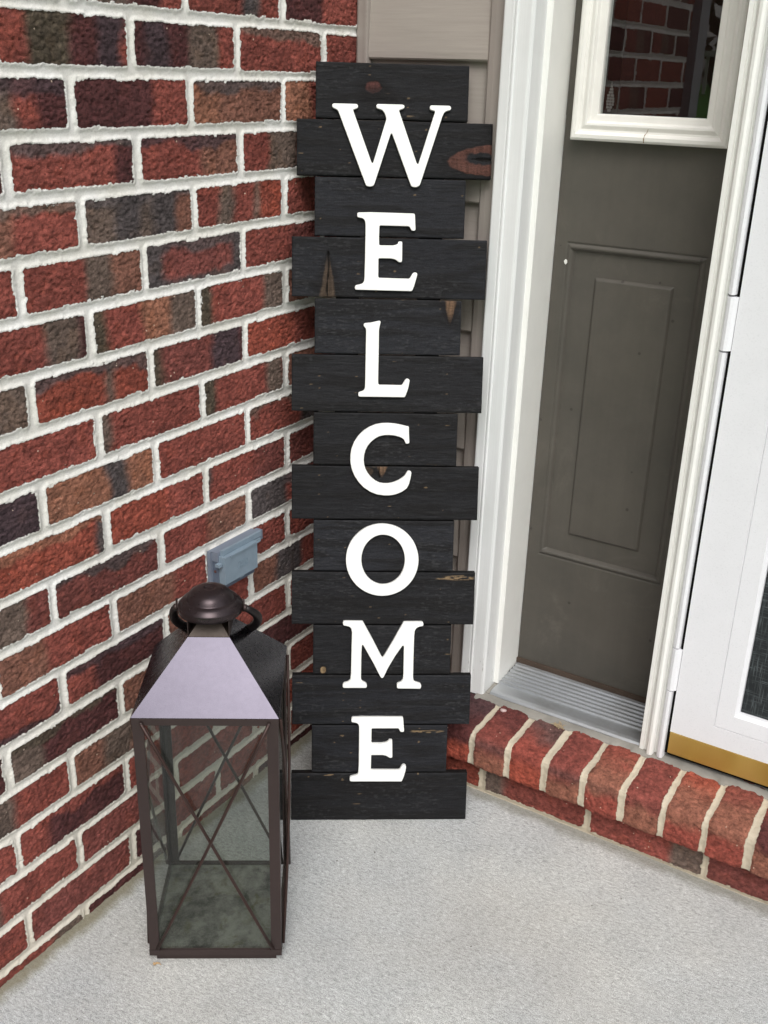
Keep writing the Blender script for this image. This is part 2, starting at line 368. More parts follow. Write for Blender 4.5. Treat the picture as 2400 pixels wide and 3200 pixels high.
# cap course: cross-section path (y,z), displaced along its normal
path = [(-0.366, 0.0675), (-0.392, 0.0675), (-0.3965, 0.069), (-0.3985, 0.073), (-0.399, 0.080), (-0.3985, 0.121), (-0.3965, 0.128), (-0.392, 0.1325), (-0.385, 0.1345), (-0.262, 0.139)]
pa = np.array(path); seg = np.hypot(*np.diff(pa, axis=0).T); cum = np.concatenate([[0], np.cumsum(seg)])
ss = np.concatenate([np.arange(0, cum[-1], 0.0015), [cum[-1]]])
py = np.interp(ss, cum, pa[:, 0]); pz = np.interp(ss, cum, pa[:, 1])
ty = np.gradient(py, ss); tz = np.gradient(pz, ss); ln = np.hypot(ty, tz); ny, nz = -tz/ln, ty/ln
for _ in range(4):
    ny = np.convolve(np.pad(ny, 1, 'edge'), [.25, .5, .25], 'valid'); nz = np.convolve(np.pad(nz, 1, 'edge'), [.25, .5, .25], 'valid')
xs = np.arange(0.0015, 1.75, 0.0015)
X, S = np.meshgrid(xs, ss, indexing='ij')
q = (X-0.3487)/BH; q = q + 0.05*(vn(np.floor(q+20)*3.3, q*0, 77)-0.5) + 0.02*(vn(q*0+np.round(q), S*20, 78)-0.5)
kk = np.floor(q); f = q-kk; du = np.minimum(f, 1-f)*BH
sd = du-0.0056-0.0008*(vn(kk*2.1, kk*0, 79)-.5)
rag = (fbm(X*330, S*330, 81, 3)-0.5)*0.0022 + (fbm(X*70, S*70, 83, 3)-0.5)*0.004
sd = sd-rag
top = sstep(0.060, 0.084, S+(fbm(X*40, S*40, 84, 3)-.5)*0.03)
back = sstep(0.115, 0.175, S+(fbm(X*30, S*30, 85, 3)-.5)*0.06)
edge_ = np.exp(-((S-0.082)/0.010)**2)
tones = {-1: ('b','d','p',0), 0: ('t','m','d',1), 1: ('b','r','k',0), 2: ('t','m','m',.9), 3: ('r','t','r',.5), 4: ('t','m','m',.2), 5: ('r','t','b',0), 6: ('r','t','m',.1), 7: ('t','d','r',0)}
cc = np.zeros(X.shape+(3,))
for k_ in np.unique(kk):
    a_, b_, c_, e_ = tones.get(int(k_), (('r','m','b','t')[int(k_) % 4], ('m','g','r')[int(k_) % 3], 'd', 0.3))
    ix = kk == k_
    colr = mix(np.zeros((ix.sum(), 3))+CODE[a_], CODE[b_], top[ix]); colr = mix(colr, CODE[c_], back[ix]*0.8)
    colr = mix(colr, CODE['k']*0.8, edge_[ix]*e_*0.5); cc[ix] = colr
cc *= (1.0+0.9*(fbm(X*110, S*110, 90, 4, .65)-0.5))[..., None]
cc *= np.array([1.22, 1.08, 1.0])
cc = mix(cc, cc*np.array([.6, .62, .68]), 0.3*sstep(.58, .72, fbm(X*24, S*24, 91, 4)))
rug = (fbm(X*160, S*160, 92, 4, .6)-.5)*0.0022 + (fbm(X*35, S*35, 93, 3)-.5)*0.003
hb = rug - 0.0020*np.exp(-np.maximum(sd, 0)/0.0022) - sstep(.68, .8, vn(X*200, S*200, 94))*0.0013 + 0.0025*(vn(kk*5.1, kk*0+3, 95)-.5)
hm = -0.0015 - 0.0012*np.clip(-sd/0.004, 0, 1) + (fbm(X*110, S*110, 96, 3)-.5)*0.0028
k = sstep(-.0005, .0005, sd); H_ = hm*(1-k)+hb*k
P = np.stack([X, py[None, :]+ny[None, :]*H_, pz[None, :]+nz[None, :]*H_], -1)[::-1]
me = grid_mesh('cap_course', P, cc[::-1], (sd*1000)[::-1], [boxblock(0.0, 1.75, -0.385, -0.262, 0.07, 0.130)])
local(link('cap_course', me, M_LEDGE), step)
xs = np.arange(0.0015, 1.75, 0.002); zz = np.arange(-0.005, 0.071, 0.0015)
X, Z2 = np.meshgrid(xs, zz, indexing='ij')
LT = {(0, 3): [(.4,'g'),(1,'r')]}
sd, c, fr, v, row = brick_field(X, Z2, L=0.1985, H=0.0672, y0=0.5605, z0=0.0350, table=None, seed=133, jh=0.0058, offs=0.5)
c *= 1.0
hh = brick_height(X, Z2, sd, 140)
P = np.stack([X, -0.371-hh, Z2], -1)
me = grid_mesh('lower_course', P, c, sd*1000, [boxblock(0.0, 1.75, -0.362, -0.262, -0.005, 0.066)])
local(link('lower_course', me, M_LEDGE), step)

# ---------------------------------------------------------------- paints
def paint(name, rgb, rough=0.45, bump=0.0003, scale=300, dirt=0.06, spec=0.4, speck=None):
    M = MatB(name)
    c = M.mixc(1.0, lin(rgb), M.ramp(M.noise(18, 5, 0.6), [(0.3, 1-dirt), (0.7, 1.0)]), 'MULTIPLY')
    if speck:
        c = M.mixc(1.0, c, M.ramp(M.noise(380, 3, 0.7), [(0.32, 1-speck), (0.45, 1.0)]), 'MULTIPLY')
    M.val('Base Color', c); M.val('Roughness', rough); M.val('Specular IOR Level', spec)
    M.bump(M.noise(scale, 3, 0.6), bump, 0.5)
    return M.m
def streak_paint(name, rgb, rough=0.45):
    """brushed gloss paint with vertical hairline streaks and a few chips"""
    M = MatB(name)
    g = M.noise(1.0, 4, 0.6, M.mapping((520, 520, 6)))
    c = M.mixc(1.0, lin(rgb), M.ramp(M.noise(6, 5, 0.65), [(0.3, 0.93), (0.7, 1.0)]), 'MULTIPLY')
    c = M.mixc(1.0, c, M.ramp(g, [(0.3, 0.95), (0.6, 1.0)]), 'MULTIPLY')
    sx = M.n('ShaderNodeSeparateXYZ'); M.l(M.tc.outputs['Object'], sx.inputs[0])
    low = M.n('ShaderNodeMapRange'); low.inputs[1].default_value = 0.34; low.inputs[2].default_value = 0.16; M.l(sx.outputs[2], low.inputs[0])
    cr = M.noise(1.0, 5, 0.75, M.mapping((260, 260, 26)), 0.4)
    crk = M.math('MULTIPLY', M.ramp(cr, [(0.33, 1.0), (0.37, 0.0)]), low.outputs[0])
    c = M.mixc(crk, c, lin((120, 112, 100)))
    M.val('Base Color', c); M.val('Roughness', rough)
    M.bump(M.math('SUBTRACT', g, M.math('MULTIPLY', crk, 2.0)), 0.0004, 0.6)
    return M.m
M_CASE = streak_paint('white_gloss_paint', (233, 234, 233), 0.38)
M_CREAM = paint('off_white_vinyl', (240, 239, 234), 0.4)
M_STORM = paint('white_storm_door', (232, 232, 235), 0.42, 0.0004, 220, 0.03, 0.4, 0.07)
M_FRAME = paint('white_window_frame', (236, 233, 227), 0.35, 0.0003, 120, 0.09)
M_SIDING = None
M = MatB('taupe_vinyl_siding')
g = M.noise(1.0, 5, 0.6, M.mapping((14, 14, 260)))
c_ = M.mixc(1.0, lin((166, 157, 149)), M.ramp(g, [(0.3, 0.93), (0.7, 1.04)]), 'MULTIPLY')
M.val('Base Color', c_); M.val('Roughness', 0.6); M.bump(g, 0.0005, 0.5); M_SIDING = M.m
M_CHAN = paint('taupe_vinyl_channel', (160, 151, 144), 0.5)
# door panel paint
M = MatB('brown_door_paint')
c_ = M.mixc(M.ramp(M.noise(7, 6, 0.7), [(0.35, 0.0), (0.7, 1.0)]), lin((76, 72, 66)), lin((86, 81, 74)))
c_ = M.mixc(1.0, c_, M.ramp(M.noise(1.0, 4, 0.6, M.mapping((90, 90, 3))), [(0.3, 0.96), (0.7, 1.03)]), 'MULTIPLY')
sm = M.ramp(M.noise(5, 6, 0.75, None, 1.2), [(0.56, 0.0), (0.72, 0.35)])
c_ = M.mixc(sm, c_, lin((112, 105, 96)))
vo = M.n('ShaderNodeTexVoronoi'); vo.inputs['Scale'].default_value = 20; M.l(M.tc.outputs['Object'], vo.inputs['Vector'])
c_ = M.mixc(M.math('MULTIPLY', M.math('LESS_THAN', vo.outputs['Distance'], 0.055), 0.7), c_, lin((48, 42, 38)))
M.val('Base Color', c_); M.val('Roughness', M.ramp(M.noise(9, 5), [(0.3, 0.42), (0.7, 0.6)])); M.bump(M.noise(180, 4, 0.6), 0.0003, 0.5)
M_DOOR = M.m
M = MatB('aluminium_sill')
c_ = M.mixc(M.ramp(M.noise(11, 6, 0.7), [(0.45, 0.0), (0.75, 0.6)]), lin((186, 189, 192)), lin((140, 137, 130)))
M.val('Base Color', c_); M.val('Metallic', 0.7); M.val('Roughness', 0.36)
M_ALU = M.m
M_CAULK = paint('grey_caulk', (150, 146, 138), 0.8, 0.0015, 120, 0.3)
M_GAP_SHADE = paint('gap_shade', (38, 34, 30), 0.9)
M_REDWOOD = paint('bare_brown_wood', (80, 66, 56), 0.8, 0.0006, 200, 0.25)
M = MatB('brass_sweep')
gg = M.noise(1.0, 3, 0.5, M.mapping((5, 5, 2)))
c_ = M.mixc(M.ramp(gg, [(0.40, 0.0), (0.62, 1.0)]), lin((178, 142, 64)), lin((226, 196, 116)))
M.val('Base Color', c_); M.val('Metallic', 0.65); M.val('Roughness', M.ramp(M.noise(1.0, 3, 0.5, M.mapping((900, 900, 30))), [(0.3, 0.36), (0.7, 0.50)]))
M.bump(M.noise(1.0, 2, 0.5, M.mapping((12, 12, 3))), 0.002, 0.3)
M_BRASS = M.m

# ---------------------------------------------------------------- siding wall
sid = empty('siding_wall', (0.12, -0.25, 0)); tag(sid, 'taupe lap siding strip between the brick wall and the white door casing', 'wall')
lap0 = 1.2002; LP = 0.2032
bm = bmesh.new(); zb = lap0-LP*6
prof = []
k_ = 0
while zb < 2.6:
    prof += [(-0.2550, zb+0.0005), (-0.2630, zb+0.0005), (-0.2650, zb+0.003), (-0.2650, zb+0.012)] ; prof += [(-0.2530, zb+LP-0.0005)]
    zb += LP
prof += [(-0.20, zb), (-0.20, lap0-LP*6)]
prism(bm, prof, 'x', 0.0185, 0.2335)
local(bm_obj('siding', bm, M_SIDING), sid)
def rail(name, pts, mat, par, z0, z1, bev=0.0015, sm=False):
    bm = bmesh.new(); prism(bm, pts, 'z', z0, z1); o = bm_obj(name, bm, mat, None, sm, bev, 3); return local(o, par)
rail('corner_channel', [(0.0005,-0.2585),(0.0005,-0.266),(0.004,-0.268),(0.0165,-0.268),(0.0175,-0.271),(0.0215,-0.271),(0.0225,-0.268),(0.0225,-0.2555),(0.012,-0.2455)], M_CHAN, sid, 0.139, 2.6, 0.0006)
rail('j_channel', [(0.2325,-0.250),(0.2325,-0.2655),(0.236,-0.2685),(0.244,-0.2695),(0.252,-0.2685),(0.258,-0.2670),(0.2635,-0.266),(0.2635,-0.250)], M_CHAN, sid, 0.141, 2.6, 0.001)

# ---------------------------------------------------------------- sidelight unit
sl = empty('sidelight', (0.45, -0.2, 0.14)); tag(sl, 'narrow brown door panel with white framed window, white casing and aluminium sill', 'sidelight')
case = [(0.2645,-0.240),(0.2645,-0.2865),(0.266,-0.2895),(0.268,-0.2905),(0.281,-0.2905),(0.2825,-0.2885),(0.2840,-0.2885),(0.2850,-0.2915),(0.2870,-0.2915),(0.2880,-0.2888),(0.3075,-0.2880),(0.3105,-0.2870),(0.3125,-0.2840),(0.3130,-0.2600),(0.3122,-0.2440),(0.3122,-0.240)]
bm = bmesh.new(); prism(bm, case, 'z', 0.1395, 2.25)
co = bm_obj('door_casing', bm, M_CASE, None, False, 0.0005, 2); local(co, sl)
jm = [(0.2700,-0.2395),(0.3118,-0.2395),(0.3118,-0.2440),(0.3205,-0.2440),(0.3212,-0.2430),(0.3205,-0.2000),(0.3190,-0.1995),(0.3182,-0.1530),(0.3182,-0.08),(0.27,-0.08)]
bm = bmesh.new(); prism(bm, jm, 'z', 0.146, 2.25)
local(bm_obj('jamb', bm, M_CREAM, None, False, 0.0004, 2), sl)
# door panel with pressed mouldings (height field over x,z)
dx = np.arange(0.3195, 0.640, 0.0015); dz = np.arange(0.1600, 1.130, 0.0015)
X, Z2 = np.meshgrid(dx, dz, indexing='ij')
def rect_d(X, Zz, x0, x1, z0, z1):    # signed distance, positive inside
    return np.minimum(np.minimum(X-x0, x1-X), np.minimum(Zz-z0, z1-Zz))
d1 = rect_d(X, Z2, 0.343, 0.566, 0.386, 0.936)
def moulding(d):
    # raised bead, step down, flat, then bevel up to the inner panel
    h = 0.0022*np.exp(-((d-0.0045)/0.0030)**2) - 0.0024*np.exp(-((d+0.0008)/0.0012)**2) - 0.0075*sstep(0.0075, 0.0125, d)
    h += 0.0016*np.exp(-((d-0.0150)/0.002)**2)
    return h
d1z = np.minimum(Z2-0.386, 0.936-Z2); vert = np.where(d1 >= d1z-1e-9, 1.0, 0.40)
hgt = moulding(d1)*np.where(d1 > 0.0135, 1.0, vert)*1.0 - np.where(d1 > 0.0135, 0, (1-vert)*0.0075*sstep(0.002, 0.0135, d1))
d2 = rect_d(X, Z2, 0.389, 0.5235, 0.431, 0.889)
hgt += 0.0062*sstep(0.000, 0.0070, d2) - 0.0010*np.exp(-(d2/0.0012)**2)
hgt += (fbm(X*20, Z2*12, 210, 3)-.5)*0.0006
P = np.stack([X, -0.156-hgt, Z2], -1)
me = grid_mesh('door_panel', P, None, None, [boxblock(0.3190, 0.6405, -0.1500, -0.12, 0.160, 1.129), boxblock(0.3190, 0.3345, -0.1562, -0.12, 1.1288, 2.2), boxblock(0.580, 0.6405, -0.1562, -0.12, 1.1288, 2.2)])
local(link('door_panel', me, M_DOOR), sl)
# little chips of bare white
M_CHIP = paint('bare_primer', (228, 226, 220), 0.6)
bm = bmesh.new()
for cx, cz, sx_, sz_ in ((0.3412, 0.9065, 0.0030, 0.0042),):
    vs = [bm.verts.new((cx+sx_*a, -0.1575, cz+sz_*b)) for a, b in ((-1, .3), (-.2, 1), (.7, .6), (.9, -.2), (.1, -1), (-.6, -.5))]
    vb = [bm.verts.new((v_.co.x, -0.1555, v_.co.z)) for v_ in vs]
    bm.faces.new(vs)
    for i_ in range(6): bm.faces.new((vs[i_], vb[i_], vb[(i_+1) % 6], vs[(i_+1) % 6]))
local(bm_obj('paint_chip', bm, M_CHIP), sl)
def mitred(bm, x0, x1, z0, z1, prof, closed_back=True):
    """prof: list of (inset, y); sweeps the moulding round a rectangle with mitred corners"""
    loops = []
    for ins, y in prof:
        loops.append([bm.verts.new(c) for c in ((x0+ins, y, z0+ins), (x1-ins, y, z0+ins), (x1-ins, y, z1-ins), (x0+ins, y, z1-ins))])
    n = len(loops)
    for a, b in zip(range(n), [*range(1, n), 0] if closed_back else range(1, n)):
        for k in range(4): bm.faces.new((loops[a][k], loops[a][(k+1) % 4], loops[b][(k+1) % 4], loops[b][k]))
wf = empty('window_frame')
bm = bmesh.new()
mitred(bm, 0.3365, 0.5785, 1.094, 2.05, [(0, -0.150), (0, -0.1730), (0.001, -0.1770), (0.004, -0.1795), (0.009, -0.1800), (0.0125, -0.1770), (0.0135, -0.1745), (0.0165, -0.1738), (0.0225, -0.1768), (0.0255, -0.1762), (0.0275, -0.1700), (0.0288, -0.1688), (0.0370, -0.1680), (0.0385, -0.1660), (0.0388, -0.150)])
bpy.data.objects.remove(wf)
wf = bm_obj('window_frame', bm, M_FRAME, None, False, 0.0004, 2); local(wf, sl)
M = MatB('clear_window_glass')
tr = M.n('ShaderNodeBsdfTransparent'); tr.inputs[0].default_value = (0.86, 0.88, 0.88, 1)
gl = M.n('ShaderNodeBsdfGlossy'); gl.inputs['Roughness'].default_value = 0.012; gl.inputs[0].default_value = (1, 1, 1, 1)
fr_ = M.n('ShaderNodeFresnel'); fr_.inputs[0].default_value = 1.7
ge = M.n('ShaderNodeNewGeometry'); ff = M.math('MULTIPLY', fr_.outputs[0], M.math('SUBTRACT', 1.0, ge.outputs['Backfacing']))
mx = M.n('ShaderNodeMixShader'); M.l(ff, mx.inputs[0]); M.l(tr.outputs[0], mx.inputs[1]); M.l(gl.outputs[0], mx.inputs[2]); M.l(mx.outputs[0], M.out.inputs[0])
M_GLASS = M.m
bm = bmesh.new(); box(bm, 0.3750, 0.5405, -0.1610, -0.1570, 1.130, 2.012)
def childof(o, par):
    o.parent = par; o.matrix_parent_inverse = par.matrix_world.inverted() if False else Matrix.Identity(4); return o
gp = bm_obj('glass_pane', bm, M_GLASS); gp.parent = wf
bm = bmesh.new()
for r_, (a0, a1) in enumerate([(-.001,.001),(-.002,.002),(-.003,.003),(-.004,.0035),(-.006,.005),(-.006,.006),(-.0065,.0065),(-.006,.006),(-.006,.004),(-.0035,.0025)]):
    zc = 1.1775-r_*0.0042
    n_ = max(1, int((a1-a0)/0.004))
    for i_ in range(n_):
        xx0 = 0.3905+a0+(a1-a0)*i_/n_; xx1 = 0.3905+a0+(a1-a0)*(i_+1)/n_-0.0006
        box(bm, xx0, xx1, -0.1618, -0.1612, zc-0.0034, zc)
M_DECAL = paint('etched_grey_sticker', (84, 80, 77), 0.5)
dcl = bm_obj('glass_decal', bm, M_DECAL); dcl.parent = wf
bm = bmesh.new(); tube(bm, [(0.4545, -0.1775, 1.0960), (0.4547, -0.1806, 1.1015), (0.4552, -0.1790, 1.1062), (0.4575, -0.1762, 1.1105), (0.4590, -0.1774, 1.1150)], [0.0010, 0.0009, 0.0007, 0.0005, 0.0003], 5)
cr_ = bm_obj('crack', bm, paint('brown_crack', (158, 138, 110), 0.9)); cr_.parent = wf
# dark interior behind the glass, red tone painted in to reinforce the brick reflection
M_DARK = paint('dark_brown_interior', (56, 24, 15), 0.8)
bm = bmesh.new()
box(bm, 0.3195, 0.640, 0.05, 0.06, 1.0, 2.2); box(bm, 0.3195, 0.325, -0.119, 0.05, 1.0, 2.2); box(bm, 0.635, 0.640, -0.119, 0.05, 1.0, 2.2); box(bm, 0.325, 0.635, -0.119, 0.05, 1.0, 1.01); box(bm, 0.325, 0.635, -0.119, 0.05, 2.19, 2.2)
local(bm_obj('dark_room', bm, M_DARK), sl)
# wood strip under the panel, sill, caulk
bm = bmesh.new(); box(bm, 0.3185, 0.640, -0.160, -0.121, 0.1505, 0.1595); local(bm_obj('bottom_strip', bm, M_REDWOOD, None, False, 0.001), sl)
pts = [(-0.12, 0.1500), (-0.1625, 0.1500)]
yy = -0.1650
for i_ in range(7):
    pts += [(yy, 0.1486-i_*0.0004), (yy-0.0016, 0.1486-i_*0.0004+0.0032), (yy-0.0052, 0.1486-i_*0.0004+0.0032), (yy-0.0068, 0.1486-i_*0.0004)]; yy -= 0.0116
pts += [(-0.2500, 0.1462), (-0.2530, 0.1462), (-0.2545, 0.1475), (-0.2700, 0.1472), (-0.2760, 0.1455), (-0.2790, 0.1420), (-0.2790, 0.1385), (-0.12, 0.1385)]
bm = bmesh.new(); prism(bm, pts, 'x', 0.3218, 0.6045); local(bm_obj('sill', bm, M_ALU), sl)
# end of the sill lapping under the casing
bm = bmesh.new(); prism(bm, [(-0.2795, 0.1385), (-0.2795, 0.1440), (-0.2450, 0.1455), (-0.2450, 0.1385)], 'x', 0.3135, 0.3216); local(bm_obj('sill_end', bm, M_CAULK, None, False, 0.0008), sl)
bm = bmesh.new(); box(bm, 0.2655, 0.3205, -0.2875, -0.252, 0.1372, 0.1393); local(bm_obj('gap_shade_strip', bm, M_GAP_SHADE), sl)  # dark strip painting in the shade of the gap below the casing
# caulk bead along the sill: wobbly
xs = np.arange(0.30, 1.7, 0.002); th = np.linspace(0, math.pi*0.5, 7)
X, T = np.meshgrid(xs, th, indexing='ij')
wv = 0.0155+0.006*(fbm(X*28, T*0, 301, 3)-.5)+0.004*sstep(.62, .8, vn(X*60, T*0, 302))
hv = 0.0060+0.004*(fbm(X*40, T*0+4, 303, 3)-.5)
P = np.stack([X, -0.2795-wv*np.sin(T)*1.0, 0.1355+hv*np.cos(T)*1.0], -1)[::-1]
me = grid_mesh('caulk_bead', P, None, None, [boxblock(0.30, 1.7, -0.2795, -0.262, 0.1345, 0.1395)])
local(link('caulk_bead', me, M_CAULK), sl)
# mullion between the panel and the storm door
mu = [(0.6055,-0.12),(0.6055,-0.2830),(0.6065,-0.2850),(0.6125,-0.2850),(0.6132,-0.2825),(0.6145,-0.2818),(0.6185,-0.2830),(0.6192,-0.2880),(0.6215,-0.2915),(0.6255,-0.2925),(0.6290,-0.2905),(0.6305,-0.2860),(0.6312,-0.2800),(0.6350,-0.2790),(0.6355,-0.2650),(0.6700,-0.2450),(0.6700,-0.12)]
bm = bmesh.new(); prism(bm, mu, 'z', 0.1400, 2.25); local(bm_obj('mullion', bm, M_CREAM, None, False, 0.0005, 2), sl)

# ---------------------------------------------------------------- storm door
sd_ = empty('storm_door', (1.05, -0.28, 0.15)); tag(sd_, 'white storm door with dark glass and brass kick strip', 'door')
fz0, fz1, fx0, fx1 = 0.1935, 2.15, 0.6525, 1.50
bm = bmesh.new()
def loop4(x0, x1, z0, z1, y): return [bm.verts.new(c) for c in ((x0, y, z0), (x1, y, z0), (x1, y, z1), (x0, y, z1))]
lps = [loop4(fx0, fx1, fz0, fz1, -0.258), loop4(fx0, fx1, fz0, fz1, -0.2850), loop4(0.7185, fx1-0.066, 0.2290, fz1-0.066, -0.2850),
       loop4(0.7190, fx1-0.0665, 0.2295, fz1-0.0665, -0.2838), loop4(0.7200, fx1-0.0675, 0.2305, fz1-0.0675, -0.2838),
       loop4(0.7206, fx1-0.068, 0.2311, fz1-0.068, -0.2855), loop4(0.7470, fx1-0.094, 0.2570, fz1-0.094, -0.2845), loop4(0.7530, fx1-0.100, 0.2620, fz1-0.1, -0.2790), loop4(0.7535, fx1-0.1005, 0.2625, fz1-0.1005, -0.258)]
for a, b in zip(lps, lps[1:]+lps[:1]):
    for k in range(4): bm.faces.new((a[k], a[(k+1) % 4], b[(k+1) % 4], b[k]))
local(bm_obj('door_frame', bm, M_STORM, None, False, 0.0004, 2), sd_)
M = MatB('dark_screened_glass')
u_ = M.noise(1.0, 2, 0.5, M.mapping((700, 1, 30))); v_ = M.noise(1.0, 2, 0.5, M.mapping((30, 1, 700)))
sc = M.math('MAXIMUM', M.ramp(u_, [(0.55, 0.0), (0.75, 1.0)]), M.ramp(v_, [(0.55, 0.0), (0.75, 1.0)]))
M.val('Base Color', M.mixc(sc, lin((30, 34, 36)), lin((88, 94, 96)))); M.val('Roughness', 0.35); M.val('Specular IOR Level', 0.35)
bm = bmesh.new(); box(bm, 0.7535, fx1-0.1005, -0.272, -0.266, 0.2625, fz1-0.1005); local(bm_obj('screened_glass', bm, M.m), sd_)
bm = bmesh.new(); box(bm, 0.6535, 1.50, -0.2865, -0.262, 0.1535, 0.1930); local(bm_obj('brass_sweep', bm, M_BRASS, None, False, 0.0012), sd_)
M_RUB_GAP = paint('black_rubber_gap_shade', (14, 13, 13), 0.9, spec=0.1)
bm = bmesh.new(); box(bm, 0.6365, 0.6524, -0.2632, -0.2600, 0.150, 2.2); box(bm, 0.6487, 0.6523, -0.2830, -0.2633, 0.150, 2.2); box(bm, 0.6535, 1.50, -0.2800, -0.263, 0.1460, 0.1532); local(bm_obj('weather_seal_gap_shade', bm, M_RUB_GAP), sd_)  # rubber seals, plus a backing strip that paints the hinge gaps black
hr = None
for z0, z1, gap in ((0.1405, 0.2690, 0), (0.2715, 0.3475, 1), (0.3505, 0.8295, 0), (0.8325, 0.9085, 1), (0.9115, 2.15, 0)):
    bm = bmesh.new()
    xr = 0.6524 if gap else 0.6480
    pts = [(0.6360,-0.264),(0.6360,-0.2850),(0.6385,-0.2895),(0.6425,-0.2912),(0.6465,-0.2895),(xr-0.0008,-0.2850),(xr,-0.2800),(xr,-0.264)]
    prism(bm, pts, 'z', z0, z1)
    local(bm_obj('hinge_knuckle' if gap else 'hinge_rail', bm, M_STORM, None, False, 0.0006, 2), sd_)

# ---------------------------------------------------------------- welcome sign
sA = Vector((0.12695339, -0.62248794, 0.0)); sth, sbe = 0.5978, R(11.15)
U = Vector((math.cos(sth), math.sin(sth), 0)); Nin = Vector((-math.sin(sth), math.cos(sth), 0))
V = Vector((0, 0, 1))*math.cos(sbe) + Nin*math.sin(sbe)
F = U.cross(V)                     # out of the face, towards the viewer
sign = empty('welcome_sign'); MS = Matrix((( U.x, V.x, F.x, sA.x), (U.y, V.y, F.y, sA.y), (U.z, V.z, F.z, sA.z), (0, 0, 0, 1)))
sign.matrix_world = MS
tag(sign, 'tall black plank sign with white letters spelling WELCOME leaning in the brick corner', 'sign')
bounds = [1218, 1137.5, 1055.5, 968, 876.5, 790.5, 700.5, 615.5, 527, 441, 350.5, 264, 175, 88.5, 0.5]
TH = 0.0145
KN = {0: [('ell', .1195, 1.1835, .0125, .0085, 'red'), ('ell', .128, 1.168, .019, .010, 'blk')],
      1: [('lens', .300, 1.084, .066, .0225, 'rw')],
      3: [('tri', .0545, .876, .0125, .073, 'crack')],
      4: [('trd', .2445, .879, .0100, .043, 'wood')],
      7: [('trd', .143, .614, .0085, .019, 'wood'), ('ell', .118, .606, .012, .007, 'dim')],
      9: [('fray', .266, .4315, .034, .0035, 'fray')],
      10: [('ell', .0515, .272, .0045, .006, 'tan')],
      12: [('fray', .228, .1635, .030, .0028, 'fray')],
      13: [('fray', .060, .0845, .012, .0008, 'tan')]}
WC = {k: np.array(lin(v)) for k, v in dict(a=(32, 32, 34), a2=(25, 24, 24), hi=(60, 60, 61), red=(84, 52, 48), rw=(86, 56, 48), blk=(20, 18, 18), wood=(92, 72, 56), tan=(138, 116, 88), dim=(64, 53, 44), crk=(14, 11, 10)).items()}
M = MatB('charred_black_wood')
g1 = M.noise(1.0, 5, 0.7, M.mapping((60, 900, 60)))
c_ = M.mixc(1.0, M.attr('tint').outputs['Color'], M.ramp(g1, [(0.28, 0.62), (0.5, 1.0), (0.72, 1.45)]), 'MULTIPLY')
c_ = M.mixc(1.0, c_, M.ramp(M.noise(500, 3, 0.7), [(0.3, 0.7), (0.5, 1.0), (0.7, 1.35)]), 'MULTIPLY')
M.val('Base Color', c_); M.val('Roughness', 0.7); M.val('Specular IOR Level', 0.16); M.bump(g1, 0.0007, 0.7)
M_WOOD = M.m
